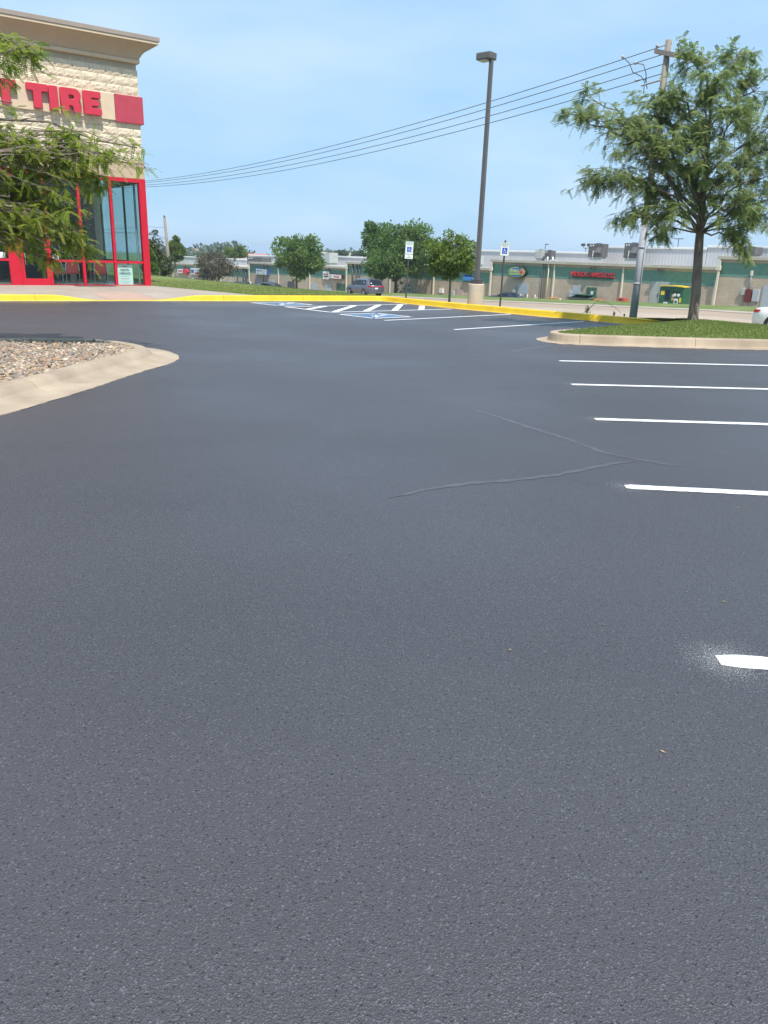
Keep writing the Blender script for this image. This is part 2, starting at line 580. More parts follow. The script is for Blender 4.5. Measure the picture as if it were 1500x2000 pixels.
# lawn beside the store, from the end of the front walk to the top of the bank
b = MB()
_wa = Vector((-11.88, 24.13, 0)) - Vector((0.515, -0.857, 0)) * 0.15 + Vector((0.857, 0.515, 0)) * 8.33
for k in range(31):
    d = k * 2.0
    pa = _wa + Vector((-0.735, 0.678, 0)) * d
    pb = Vector((-0.42, 31.05, 0)) + DV * d
    for j in range(5):
        p = pa.lerp(pb, j / 4)
        b.v.append((p.x, p.y, 0.165))
for k in range(30):
    for j in range(4):
        q = k * 5 + j
        b.f.append((q, q + 1, q + 6, q + 5))
struct(b.build('lawn', m_grass), 'flat lawn between the yellow curb and the store')
# street: walk, two concrete lanes and a pale joint between them
road = empty('street')
struct(road, 'tan concrete street running behind the parking lot')
_tr = list(np.arange(-120, 160, 4.0))
for nm, w0, w1, mt, dz in (('sidewalk', 27.3, 29.8, m_conc_pale, 0.06), ('lane', 21.2, 27.1, m_conc_old, 0.03), ('joint_strip', 20.6, 21.2, m_conc_pale, 0.034), ('lane', 15.0, 20.6, m_conc_road2, 0.03), ('gutter', 14.3, 15.0, m_conc_pale, 0.05)):
    o = sheet(nm, _tr, [w0, (w0 + w1) / 2, w1], mt, dz)
    o.parent = road
struct(sheet('service_lane', _tr, [-0.5, 2, 4.0], m_conc_road2, 0.02), 'service lane along the back of the shops')

# asphalt
C0 = (-0.30, 31.05)                      # far corner of the lot
b = MB()
b.v = [(-0.30, 31.15, 0), (40, -15.2, 0), (40, -70, 0), (-80, -70, 0), (-80, -16.8, 0)]
b.f = [(4, 3, 2, 1, 0)]
lot = struct(b.build('parking_lot', m_asphalt), 'freshly sealed dark asphalt parking lot')

# ---- painted markings (parts of the lot)
def stripe(a, b_, w, name='parking_stripe', z=0.004, jag=0.006, mat=None):
    a, b_ = Vector((*a, 0)), Vector((*b_, 0))
    d = (b_ - a)
    L = d.length
    d.normalize()
    s = Vector((-d.y, d.x, 0))
    n = max(4, int(L / 0.05))
    m = MB()
    for i in range(n + 1):
        p = a + d * (L * i / n)
        e = 0.75 if i in (0, n) else 1.0
        o1 = (w / 2) * e + random.uniform(-jag, jag)
        o2 = (w / 2) * e + random.uniform(-jag, jag)
        if i == 0: p = p - d * random.uniform(0, 0.01)
        m.v += [(p.x + s.x * o1, p.y + s.y * o1, z), (p.x - s.x * o2, p.y - s.y * o2, z)]
    for i in range(n):
        m.f.append((2 * i, 2 * i + 1, 2 * i + 3, 2 * i + 2))
    return m.build(name, mat or m_white, lot)

near = [((3.03, 13.88), 5.0), ((2.65, 11.16), 3.4), ((2.35, 8.62), 1.0), ((1.91, 5.88), -3.2), ((1.53, 3.09), -4.0)]
for (sx, sy), a in near:
    stripe((sx, sy), (sx + 5.6 * math.cos(R_(a)), sy + 5.6 * math.sin(R_(a))), 0.118, jag=0.005)
for a, b_ in (((-0.17, 21.58), (3.9, 25.78)), ((1.58, 19.46), (5.77, 23.67))):
    stripe(a, b_, 0.11)
# access aisle
A, B, Cc, D = (-3.42, 25.72), (-1.82, 23.95), (2.10, 27.45), (0.62, 29.45)
stripe(A, B, 0.13, z=0.008)
stripe(A, D, 0.12)
stripe(B, Cc, 0.12)
for a, b_ in (((-2.6, 25.02), (-2.2, 26.68)), ((-1.72, 24.15), (-1.25, 27.60)), ((-0.78, 24.92), (-0.42, 28.40)), ((0.12, 25.68), (0.36, 29.0)), ((1.02, 26.50), (1.12, 28.70))):
    stripe(a, b_, 0.2, 'aisle_hatch', z=0.006)

def disc_pts(cx, cy, r, n=16, a0=0, a1=2 * math.pi):
    return [(cx + r * math.cos(a0 + (a1 - a0) * i / n), cy + r * math.sin(a0 + (a1 - a0) * i / n)) for i in range(n + 1)]

def stroke(m, pts, w, f3):
    for (x0, y0), (x1, y1) in zip(pts[:-1], pts[1:]):
        dx, dy = x1 - x0, y1 - y0
        L = math.hypot(dx, dy) or 1e-6
        ux, uy = dx / L, dy / L
        x0e, y0e, x1e, y1e = x0 - ux * w * .3, y0 - uy * w * .3, x1 + ux * w * .3, y1 + uy * w * .3
        nx, ny = -uy * w / 2, ux * w / 2
        m.add([f3(x0e + nx, y0e + ny), f3(x0e - nx, y0e - ny), f3(x1e - nx, y1e - ny), f3(x1e + nx, y1e + ny)], [(0, 1, 2, 3)])

def wheelchair(m, f3, s=1.0):
    """access symbol drawn in a unit square centred on the origin"""
    g = lambda x, y: f3(x * s, y * s)
    k = len(m.v)
    ring = disc_pts(-0.08, 0.36, 0.07, 12)[:-1]
    m.add([g(*p) for p in ring], [tuple(range(len(ring)))])
    stroke(m, [(-0.07, 0.26), (-0.04, -0.02), (0.16, -0.02), (0.26, -0.28), (0.34, -0.25)], 0.075, g)
    stroke(m, [(-0.06, 0.14), (0.13, 0.14)], 0.065, g)
    stroke(m, disc_pts(-0.03, -0.17, 0.23, 16, R_(115), R_(345)), 0.065, g)

def emblem(cx, cy, ang, s):
    c, sn = math.cos(ang), math.sin(ang)
    def f(z):
        return lambda x, y: (cx + x * c - y * sn, cy + x * sn + y * c, z)
    m = MB()
    h = s / 2
    m.add([f(0.004)(*p) for p in ((-h, -h), (h, -h), (h, h), (-h, h))], [(0, 1, 2, 3)])
    o = m.build('access_emblem', m_blue_paint, lot)
    m = MB()
    stroke(m, [(-h, -h), (h, -h), (h, h), (-h, h), (-h, -h)], 0.1, f(0.008))
    wheelchair(m, f(0.008), s * 0.9)
    m.build('symbol', m_white, o)
emblem(-0.45, 23.18, R_(44 - 90), 1.5)
emblem(-3.72, 27.2, R_(44 - 90), 1.5)

# overspray specks round the near stripe ends
vs, fs = [], []
for (sx, sy), a in near[1:]:
    n_sp = 15000 if sy < 4 else 6000
    for _ in range(n_sp):
        along = random.gauss(0.03, 0.085) if random.random() < 0.6 else random.uniform(0, 2.5)
        off = random.gauss(0, 0.055 + 0.03 * (along < 0.2))
        x = sx + along * math.cos(R_(a)) - off * math.sin(R_(a))
        y = sy + along * math.sin(R_(a)) + off * math.cos(R_(a))
        r = random.uniform(0.00025, 0.0007) if random.random() < .985 else random.uniform(.0008, .0016)
        k = len(vs)
        vs += [(x - r, y - r, 0.0025), (x + r, y - r * .7, 0.0025), (x + r * .8, y + r, 0.0025), (x - r * .9, y + r * .8, 0.0025)]
        fs.append((k, k + 1, k + 2, k + 3))
tag(mesh_np('paint_overspray', np.array(vs), np.array(fs), m_white, lot), 'fine white paint specks beside the parking stripes', kind='stuff')

# sealed cracks
def seal(pts, w, mat=None, name='crack_seal', z=0.0015):
    pts, s = resample(chaikin(pts, 2), 0.06)
    m = MB()
    for i, p in enumerate(pts):
        q0, q1 = pts[max(i - 1, 0)], pts[min(i + 1, len(pts) - 1)]
        dx, dy = q1[0] - q0[0], q1[1] - q0[1]
        L = math.hypot(dx, dy) or 1
        ww = w * random.uniform(0.5, 1.15) * min(1, (i + 1) / 6, (len(pts) - i) / 6)
        j = random.gauss(0, w * 0.10)
        nx, ny = -dy / L, dx / L
        m.v += [(p[0] + nx * (j + ww / 2), p[1] + ny * (j + ww / 2), z), (p[0] + nx * (j - ww / 2), p[1] + ny * (j - ww / 2), z)]
    for i in range(len(pts) - 1):
        m.f.append((2 * i, 2 * i + 1, 2 * i + 3, 2 * i + 2))
    return m.build(name, mat or m_seal, lot)
seal([(0.9, 9.07), (1.21, 8.63), (1.58, 7.93), (1.85, 7.45), (2.05, 6.98), (2.24, 6.82), (2.5, 6.66), (2.7, 6.6)], 0.085)
seal([(2.24, 6.72), (1.97, 6.6), (1.49, 6.22), (1.06, 5.97), (0.59, 5.81), (0.19, 5.53), (0.03, 5.36)], 0.065, z=0.0022)
seal([(2.06, 6.96), (2.12, 6.90), (2.17, 6.89), (2.22, 6.83), (2.28, 6.80)], 0.025, m_crack, 'open_crack', 0.005)
seal([(2.3, 14.9), (2.6, 15.5), (3.0, 16.0), (3.5, 16.6)], 0.13)
seal([(-4.9, 14.3), (-3.6, 14.9), (-2.4, 15.5), (-1.2, 15.2)], 0.10)
seal([(1.2, 17.6), (2.2, 17.7), (3.1, 17.5)], 0.07)

# ---------------------------------------------------------------- curbs
CURB = [(-0.16, -0.03), (-0.16, 0.183), (-0.15, 0.19), (-0.015, 0.19), (0.008, 0.183), (0.02, 0.163), (0.048, 0.035), (0.06, 0.012)]
ROLL = [(-0.17, -0.03), (-0.17, 0.143), (-0.16, 0.15), (-0.03, 0.15), (0.02, 0.137), (0.06, 0.105), (0.10, 0.06), (0.16, 0.03), (0.24, 0.018)]
def sweep(name, pts, prof, mat, parent, hf=None, wob=0.0, caps=True):
    m = MB()
    n = len(prof)
    for i, p in enumerate(pts):
        a, c = pts[max(i - 1, 0)], pts[min(i + 1, len(pts) - 1)]
        dx, dy = c[0] - a[0], c[1] - a[1]
        L = math.hypot(dx, dy) or 1
        nx, ny = dy / L, -dx / L
        h = hf(p) if hf else 1.0
        for o, z in prof:
            jj = random.uniform(-wob, wob) if (o, z) in prof[-2:] else 0.0
            m.v.append((p[0] + nx * (o + jj), p[1] + ny * (o + jj), z * h if z > 0.013 else z))
    for i in range(len(pts) - 1):
        for j in range(n - 1):
            a = i * n + j
            m.f.append((a, a + 1, a + n + 1, a + n))
    if caps:
        m.f.append(tuple(reversed(range(n))))
        m.f.append(tuple((len(pts) - 1) * n + j for j in range(n)))
    return m.build(name, mat, parent, False)

def curb_run(root, pts, prof, mat, gutter, gmat, seg=3.0, hf=None, wob=0.01, split=None):
    P, s = resample(pts, 0.12)
    k, n = 0, len(P)
    per = int(seg / 0.12)
    while k < n - 1:
        e = min(k + per, n - 1)
        if n - 1 - e < per // 3: e = n - 1
        piece = P[k:e + 1]
        # open joint between pieces
        q = list(piece)
        if k > 0:
            q[0] = (q[0][0] * .93 + q[1][0] * .07, q[0][1] * .93 + q[1][1] * .07)
        mt = mat if split is None else split(piece[len(piece) // 2])
        sweep('curb_segment', q, prof, mt, root, hf)
        k = e
    o0 = prof[-1][0]
    sweep('gutter', P, [(o0 - 0.004, prof[-1][1] - 0.0005), (gutter, 0.007), (gutter + 0.002, -0.03)], gmat, root, None, wob, False)

def ramp_h(p):
    # the yellow curb dips to the asphalt at the ramp in front of the store
    s = (p[0] + 11.88) * 0.857 + (p[1] - 24.13) * 0.515        # metres along the left curb
    def sm(a, b_, x):
        k = min(max((x - a) / (b_ - a), 0), 1)
        return k * k * (3 - 2 * k)
    d = sm(1.4, 2.9, s) * (1 - sm(4.6, 6.4, s))
    return 1 - 0.86 * d

yc = struct(empty('yellow_curb'), 'bright yellow painted curb edging the lot')
left_line = [(-24, 16.85), (-11.88, 24.13), (-7.9, 26.5), (-3.09, 29.36), (-0.95, 30.63)]
corner = chaikin([(-0.95, 30.63), (-0.30, 30.95), (0.25, 30.20)], 2)
right_line = [(0.25, 30.20), (2.42, 27.62), (4.71, 25.3), (6.04, 24.05), (7.2, 22.95), (7.62, 22.52)]
curb_run(yc, left_line, CURB, m_yellow, 0.13, m_conc, 3.0, ramp_h)
curb_run(yc, corner, CURB, m_yellow, 0.13, m_conc, 5.0)
curb_run(yc, right_line, CURB, m_yellow, 0.16, m_conc, 3.0)
ic = struct(empty('island_curb'), 'unpainted concrete curb round the grass island')
island_path = chaikin([(7.62, 22.52), (7.85, 22.2), (7.65, 21.75), (6.33, 20.45), (4.85, 19.05), (3.95, 18.25), (3.62, 17.85), (3.55, 17.45), (3.70, 17.12), (4.2, 17.02), (6.5, 17.10), (9.0, 17.40), (10.9, 17.62), (11.75, 17.45), (12.6, 16.55), (20, 8.05), (39, -13.8)], 2)
curb_run(ic, island_path, CURB, m_conc, 0.30, m_conc, 2.6, None, 0.012)
rc = struct(empty('rock_bed_curb'), 'rolled concrete curb round the rock bed')
rock_path = chaikin([(-6.6, 1.0), (-5.3, 4.6), (-4.55, 7.4), (-4.28, 8.9), (-4.12, 10.2), (-4.0, 11.3), (-3.88, 11.9), (-3.86, 12.4), (-4.08, 12.95), (-4.68, 13.46), (-5.45, 13.62), (-6.57, 13.25), (-9.0, 12.3), (-14, 10.3)], 2)
curb_run(rc, rock_path, ROLL, m_conc, 0.52, m_conc, 4.2, None, 0.016)

# grass island (peninsula) as a domed sheet
def ring_fill(name, ring, zedge, ztop, centre, mat, rings=6):
    m = MB()
    n = len(ring)
    for k in range(rings):
        f = k / rings
        z = zedge + (ztop - zedge) * math.sin(f * math.pi / 2)
        for p in ring:
            m.v.append((p[0] + (centre[0] - p[0]) * f, p[1] + (centre[1] - p[1]) * f, z))
    m.v.append((centre[0], centre[1], ztop))
    for k in range(rings - 1):
        for i in range(n):
            j = (i + 1) % n
            m.f.append((k * n + i, k * n + j, (k + 1) * n + j, (k + 1) * n + i))
    for i in range(n):
        m.f.append(((rings - 1) * n + i, (rings - 1) * n + (i + 1) % n, rings * n))
    return m.build(name, mat, None, True)
isl = [p for p in resample(island_path, 0.4)[0] if p[1] > 17.0]
isl_ring = [(p[0] + 0.0, p[1]) for p in isl]
def inset(pts, d):
    out = []
    for i, p in enumerate(pts):
        a, c = pts[max(i - 1, 0)], pts[min(i + 1, len(pts) - 1)]
        dx, dy = c[0] - a[0], c[1] - a[1]
        L = math.hypot(dx, dy) or 1
        out.append((p[0] - dy / L * d, p[1] + dx / L * d))
    return out
isl_in = inset(isl, 0.15)
edge_end = [tw(-37.2, 44.3), tw(-35, 44.2), tw(-32, 44.3), tw(-29.5, 44.5)]
isl_poly = isl_in + [(p.x, p.y) for p in edge_end]
isl_c = (8.0, 19.9)
ISL_TOP = 0.36
struct(ring_fill('grass_island', isl_poly, 0.165, ISL_TOP, isl_c, m_grass), 'domed green grass island with a tree')

# ---- rock bed
rock_in = inset(resample(rock_path, 0.3)[0], 0.16)
rock_poly = rock_in + [(-14, 1.0)]
bed = struct(ring_fill('rock_bed', rock_poly, 0.085, 0.13, (-8.5, 8.0), m_soil), 'bed of mixed river stones inside a rolled curb')
def stone_mesh(seed):
    r = random.Random(seed)
    bm = bmesh.new()
    bmesh.ops.create_icosphere(bm, subdivisions=1, radius=1.0)
    sx, sy, sz = r.uniform(0.8, 1.35), r.uniform(0.65, 1.0), r.uniform(0.42, 0.7)
    for v in bm.verts:
        v.co = Vector((v.co.x * sx, v.co.y * sy, v.co.z * sz)) * r.uniform(0.82, 1.14)
    me = bpy.data.meshes.new('stone')
    bm.to_mesh(me)
    bm.free()
    return me
st_cols = [(0.46, 0.33, 0.21), (0.38, 0.28, 0.19), (0.30, 0.235, 0.18), (0.26, 0.215, 0.18), (0.56, 0.46, 0.34), (0.35, 0.21, 0.14), (0.22, 0.185, 0.16), (0.44, 0.36, 0.27)]
st_mats = [M('river_stone_%s' % k, c, 0.75, tuple(x * 0.72 for x in c), 3.0, 0.2, 12, 0.03) for k, c in zip('abcdefgh', st_cols)]
protos = []
for i in range(16):
    me = stone_mesh(i)
    me.materials.append(st_mats[i % 8])
    me.polygons.foreach_set('use_smooth', [i % 3 != 0] * len(me.polygons))
    protos.append(me)
spots = []
tries = 0
grid = {}
while len(spots) < 8200 and tries < 90000:
    tries += 1
    x = -3.9 - 5.2 * random.random() ** 1.1
    y = random.uniform(6.0, 13.7)
    if not in_poly(x, y, rock_poly): continue
    # keep inside the view cone plus a margin
    if x / y < -0.72: continue
    r = random.uniform(0.018, 0.038) if random.random() < 0.94 else random.uniform(0.038, 0.055)
    key = (int(x / 0.045), int(y / 0.045))
    if key in grid and random.random() < 0.75: continue
    grid[key] = 1
    spots.append((x, y, r))
spots.sort(key=lambda s: -s[2] / s[1] if s[0] / s[1] > -0.55 else 0)
for i, (x, y, r) in enumerate(spots[:290]):
    o = link('stone', protos[i % 16], None, bed)
    o.location = (x, y, 0.125 + random.uniform(0, 0.02))
    o.rotation_euler = (random.uniform(-.3, .3), random.uniform(-.3, .3), random.uniform(0, 6.28))
    o.scale = (r, r, r)
rest = spots[290:]
for g in range(8):
    V, F, k = [], [], 0
    for x, y, r in rest[g::8]:
        me = protos[g + 8 * random.randint(0, 1)]
        a = random.uniform(0, 6.28)
        ca, sa = math.cos(a), math.sin(a)
        zz = 0.118 + random.uniform(0, 0.018)
        for v in me.vertices:
            V.append((x + (v.co.x * ca - v.co.y * sa) * r, y + (v.co.x * sa + v.co.y * ca) * r, zz + v.co.z * r))
        for p in me.polygons:
            F.append(tuple(i + k for i in p.vertices))
        k = len(V)
    o = mesh_np('river_gravel', np.array(V), np.array(F), st_mats[g], bed, None, True)
    tag(o, 'smaller mixed river stones of the bed', kind='stuff')

# ---------------------------------------------------------------- store front walk (slabs in curb / depth directions)
walk = struct(empty('store_walk'), 'concrete walk in front of the store')
ca_, cb_ = Vector((0.857, 0.515, 0)), Vector((-0.735, 0.678, 0))
org = Vector((-11.88, 24.13, 0)) - Vector((0.515, -0.857, 0)) * 0.165
def walk_z(s, d):
    p = org + ca_ * s
    h = ramp_h((p.x + 0.085, p.y - 0.14))
    k = min(max(d / 1.7, 0), 1)
    return 0.187 * (h + (1 - h) * k * k * (3 - 2 * k))
s_edges = [-16, -14, -12, -10, -8, -6, -4, -2, -0.2, 1.6, 3.3, 4.9, 6.6, 8.3]
d_edges = [0, 1.75, 3.5, 5.25, 7.35]
for i in range(len(s_edges) - 1):
    for j in range(len(d_edges) - 1):
        m = MB()
        N = 6
        g = 0.006
        pad = (i in (10, 11) and j == 0)
        s0, s1, d0, d1 = s_edges[i] + g, s_edges[i + 1] - g, d_edges[j] + g, d_edges[j + 1] - g
        for a in range(N + 1):
            for c in range(N + 1):
                s_, d_ = s0 + (s1 - s0) * a / N, d0 + (d1 - d0) * c / N
                p = org + ca_ * s_ + cb_ * d_
                m.v.append((p.x, p.y, walk_z(s_, d_)))
        for a in range(N):
            for c in range(N):
                k = a * (N + 1) + c
                m.f.append((k, k + N + 1, k + N + 2, k + 1))
        m.build('slab', m_pad if (i == 10 and j == 0) else m_conc_pale, walk)
b = MB()
for s_, d_ in ((-16, -0.0), (8.35, 0.0), (8.35, 8.6), (-16, 8.6)):
    p = org + ca_ * s_ + cb_ * d_
    b.v.append((p.x, p.y, 0.004))
b.f = [(0, 1, 2, 3)]
b.build('slab_base', m_soil, walk)

# ---------------------------------------------------------------- the store
SX, SY, SA = -9.978, 33.139, R_(36)
store = thing('tire_store', 'cream split-block store with red framed windows and a tan cornice', 'store', (SX, SY, 0), SA)
XL = -13.0                                # the front runs on past the left edge of the photo
FLOOR = 0.19
MB().box(XL, -0.001, 0.12, 0.45, 4.86, 9.0).build('front_wall', m_mortar, store)
MB().box(-0.34, 0.0, 0.451, 16, 4.86, 9.0).build('side_wall', m_mortar, store)
MB().box(-0.34, 0.0, 6.0, 16, 0.1, 4.859).build('side_wall', m_mortar, store)
MB().box(XL, -0.35, 15.7, 16, 0.1, 9.0).build('back_wall', m_mortar, store)
MB().box(XL, XL + 0.3, 0.452, 15.69, 0.1, 9.0).build('side_wall', m_mortar, store)
MB().box(XL + 0.31, -0.36, 0.46, 15.68, 8.6, 8.75).build('roof', m_roofm, store)
# split-face blocks: individually laid, rough faced
def block_mesh(seed, w, h):
    r = random.Random(seed)
    nx, nz = 7, 4
    m = MB()
    for i in range(nx + 1):
        for j in range(nz + 1):
            ex = i in (0, nx)
            ez = j in (0, nz)
            y = -0.010 if (ex or ez) else -0.018 - r.random() * 0.026
            m.v.append((w * i / nx + (0 if ex else r.uniform(-.02, .02)), y, h * j / nz + (0 if ez else r.uniform(-.02, .02))))
    q = nz + 1
    for i in range(nx):
        for j in range(nz):
            a = i * q + j
            m.f.append((a, a + q, a + q + 1, a + 1))
    # returns into the joint
    rim = [(i * q) for i in range(nx + 1)] + [nx * q + j for j in range(1, nz + 1)] + [i * q + nz for i in reversed(range(nx))] + [j for j in reversed(range(1, nz))]
    k = len(m.v)
    m.v += [(m.v[i][0], 0.11, m.v[i][2]) for i in rim]
    n = len(rim)
    for a in range(n):
        c = (a + 1) % n
        m.f.append((rim[c], rim[a], k + a, k + c))
    me = bpy.data.meshes.new('block')
    me.from_pydata(m.v, [], m.f)
    me.materials.append(m_block)
    return me
BW, BH, JT = 0.60, 0.293, 0.009
blk = [block_mesh(s, BW - JT, BH - JT) for s in range(12)]
blk_half = [block_mesh(40 + s, BW / 2 - JT, BH - JT) for s in range(4)]
z = 4.865
row = 0
cnt = 0
late = []
while z + BH < 8.35:
    x = -0.004
    if row % 2:
        x -= BW / 2
        if not (z > 6.26 and z + BH < 7.15):
            o = link('block', blk_half[row % 4], None, store)
            o.location = (x + JT / 2, 0, z)
    while x - BW > XL:
        x -= BW
        if z > 6.26 and z + BH < 7.15: continue
        if x > -6.8:
            o = link('block', random.choice(blk), None, store)
            o.location = (x + JT / 2, 0, z)
        else:
            late.append((random.choice(blk), x + JT / 2, z))
    z += BH
    row += 1
m = MB()
for me, x, zz in late:
    m.add([(v.co.x + x, v.co.y, v.co.z + zz) for v in me.vertices], [p.vertices for p in me.polygons])
tag(m.build('block_field', m_block, store), 'farther split-face blocks of the same wall', kind='stuff')
# lintel of smooth panels
for a, c in ((XL, -9.0), (-8.99, -5.3), (-5.29, -1.9), (-1.89, -0.29), (-0.28, 0.035)):
    MB().cbox(a, c, -0.035, 0.2, 4.245, 4.855, 0.012).build('lintel_panel', m_stucco_tan, store)
MB().cbox(XL, 0.05, -0.055, 0.15, 4.80, 4.862, 0.01).build('lintel_cap', m_stucco_tan, store)
MB().cbox(-0.25, 0.034, 0.202, 4.3, 4.245, 4.855, 0.01).build('lintel_panel', m_stucco_tan, store)

# cornice swept round the corner
def cornice(name, prof, mat):
    m = MB()
    n = len(prof)
    for o, zz in prof:
        m.v.append((XL, -o, zz))
    for o, zz in prof:
        m.v.append((o, -o, zz))
    for o, zz in prof:
        m.v.append((o, 16.0, zz))
    for k in range(2):
        for j in range(n):
            a, c = k * n + j, k * n + (j + 1) % n
            m.f.append((a, a + n, c + n, c))
    m.f.append(tuple(reversed(range(n))))
    m.f.append(tuple(2 * n + j for j in range(n)))
    return m.build(name, mat, store)
cornice('cornice_base', [(-0.2, 8.30), (0.06, 8.30), (0.085, 8.32), (0.085, 8.42), (0.06, 8.44), (-0.2, 8.44)], m_stucco)
cornice('cornice_cove', [(-0.2, 8.443), (0.07, 8.443), (0.10, 8.50), (0.16, 8.60), (0.27, 8.72), (0.44, 8.84), (0.60, 8.925), (-0.2, 8.925)], m_stucco_tan)
cornice('cornice_fascia', [(-0.2, 8.928), (0.645, 8.928), (0.66, 8.94), (0.66, 9.02), (-0.2, 9.02)], m_stucco)
cornice('coping', [(-0.3, 9.023), (0.675, 9.023), (0.69, 9.03), (0.69, 9.165), (0.67, 9.175), (-0.3, 9.20)], m_coping)
MB().cbox(-3.33, -3.14, -0.16, -0.02, 5.42, 5.53, 0.015).build('wall_light', m_whitep, store)

# storefront framing
mull = [-1.37, -2.60, -3.84]
left_m = [-6.35, -7.6, -8.85, -10.1, -11.4]
MB().cbox(-0.235, 0.03, -0.06, 0.17, FLOOR, 4.24, 0.008).build('corner_post', m_red, store)
MB().cbox(XL, -0.236, -0.04, 0.12, 4.10, 4.243, 0.008).build('head_rail', m_red, store)
for x in mull + [-4.93] + left_m:
    wd = 0.10
    MB().cbox(x - wd / 2, x + wd / 2, -0.05, 0.12, FLOOR, 4.098, 0.006).build('mullion', m_red, store)
bays = [(-1.32, -0.236), (-2.55, -1.42), (-3.79, -2.65)] + [(b_ + .05, a - .05) for a, b_ in zip([-5.0] + left_m[:-1], left_m)]
for x0, x1 in bays:
    MB().cbox(x0 + .001, x1 - .001, -0.03, 0.11, 1.05, 1.14, 0.006).build('transom', m_red, store)
    MB().cbox(x0 + .001, x1 - .001, -0.045, 0.115, FLOOR, 0.215, 0.006).build('sill', m_red, store)
    MB().box(x0, x1, 0.04, 0.05, 0.216, 1.049).build('window_pane', m_glass, store)
    MB().box(x0, x1, 0.04, 0.05, 1.141, 4.099).build('window_pane', m_glass, store)
# door bay, door leaf swung a little open towards the walk
MB().cbox(-4.879, -3.891, -0.03, 0.11, 2.28, 2.40, 0.006).build('transom', m_red, store)
MB().box(-4.879, -3.891, 0.04, 0.05, 2.401, 4.099).build('window_pane', m_glass, store)
MB().cbox(-5.30, -4.981, -0.055, 0.115, FLOOR, 1.72, 0.008).build('jamb_panel', m_red, store)
door = empty('door')
door.parent = store
door.location = (-4.875, -0.01, 0)
for nm, x0, x1, z0, z1 in (('stile', 0, .10, .17, 2.26), ('stile', .87, .98, .17, 2.26), ('rail', .101, .869, .17, .43), ('rail', .101, .869, 2.16, 2.26)):
    MB().cbox(x0, x1, -0.035, 0.03, z0, z1, 0.006).build(nm, m_red, door)
MB().box(.101, .869, -0.006, 0.004, .431, 2.159).build('pane', m_glass, door)
MB().tube([(.13, -.035, .95), (.13, -.09, .97), (.13, -.09, 1.35), (.13, -.035, 1.37)], .012, 8).build('door_handle', m_chrome, door, True)
# the glazed return behind the corner: grey inside frames
for y in (1.05, 2.45, 4.1, 5.7):
    MB().cbox(-0.11, -0.04, y - .04, y + .04, FLOOR, 4.24, 0.006).build('side_mullion', m_galv if y < 2 else m_hvac, store)
MB().cbox(-0.12, -0.03, 0.18, 5.98, 4.1, 4.24, 0.006).build('side_head_rail', m_galv, store)
MB().cbox(-0.12, -0.03, 0.18, 5.98, FLOOR, 0.22, 0.006).build('side_sill', m_red, store)
MB().cbox(-0.115, -0.035, 0.18, 5.98, 1.05, 1.13, 0.006).build('side_transom', m_red, store)
for y0, y1 in ((0.18, 1.01), (1.09, 2.41), (2.49, 4.06), (4.14, 5.66), (5.74, 5.98)):
    MB().box(-0.08, -0.07, y0, y1, 0.221, 1.049).build('side_pane', m_glass, store)
    MB().box(-0.08, -0.07, y0, y1, 1.131, 4.099).build('side_pane', m_glass, store)
MB().box(XL, -0.02, 0.0, 15.6, 0.05, FLOOR).build('floor_slab', m_intfloor, store)
MB().box(XL + .32, -0.36, 0.5, 15.5, 4.4, 4.5).build('ceiling', m_whitep, store)
MB().box(XL + .32, -4.6, 5.2, 5.35, FLOOR, 4.39).build('partition', m_interior, store)
MB().box(-4.59, -0.36, 7.6, 7.75, FLOOR, 4.39).build('partition', m_interior, store)
MB().cbox(-8.6, -5.8, 2.8, 3.5, FLOOR, 1.2, .02).build('counter', m_galv, store)
for x, y in ((-2.5, 2.2), (-3.3, 3.0)):
    MB().cbox(x - .12, x + .12, y - .12, y + .12, FLOOR, 4.39, .02).build('column', m_dark, store)

# tyre display wheels inside, seen darkly through the glass
def tyre(parent, r=.33, w=.22):
    m = MB()
    prof = [(r * .62, -w * .40), (r * .80, -w * .5), (r * .95, -w * .46), (r, -w * .32), (r, w * .32), (r * .95, w * .46), (r * .80, w * .5), (r * .62, w * .40)]
    n = 22
    for i in range(n):
        a = 2 * math.pi * i / n
        for rr, y in prof:
            m.v.append((rr * math.cos(a), y, rr * math.sin(a)))
    q = len(prof)
    for i in range(n):
        for j in range(q):
            a, c = i * q + j, ((i + 1) % n) * q + j
            a2, c2 = i * q + (j + 1) % q, ((i + 1) % n) * q + (j + 1) % q
            m.f.append((a, a2, c2, c))
    return m.build('tyre', m_black, parent, True)
def rim(parent, r=.205, w=.2, mat=None):
    m = MB()
    m.tube([(0, -w * .36, 0), (0, w * .36, 0)], r, 20)
    for k in range(5):
        a = 2 * math.pi * k / 5
        for sgn in (-1, 1):
            y = sgn * w * .38
            c, s_ = math.cos(a), math.sin(a)
            d = .03
            m.add([(-s_ * d, y, c * d), (s_ * d, y, -c * d), (c * r * .92 + s_ * d * .7, y * 1.05, s_ * r * .92 - c * d * .7), (c * r * .92 - s_ * d * .7, y * 1.05, s_ * r * .92 + c * d * .7)], [(0, 1, 2, 3) if sgn > 0 else (3, 2, 1, 0)])
    return m.build('rim', mat or m_galv, parent)
def store_pt(x, y, z=0.0):
    return Vector((SX + x * math.cos(SA) - y * math.sin(SA), SY + x * math.sin(SA) + y * math.cos(SA), z))

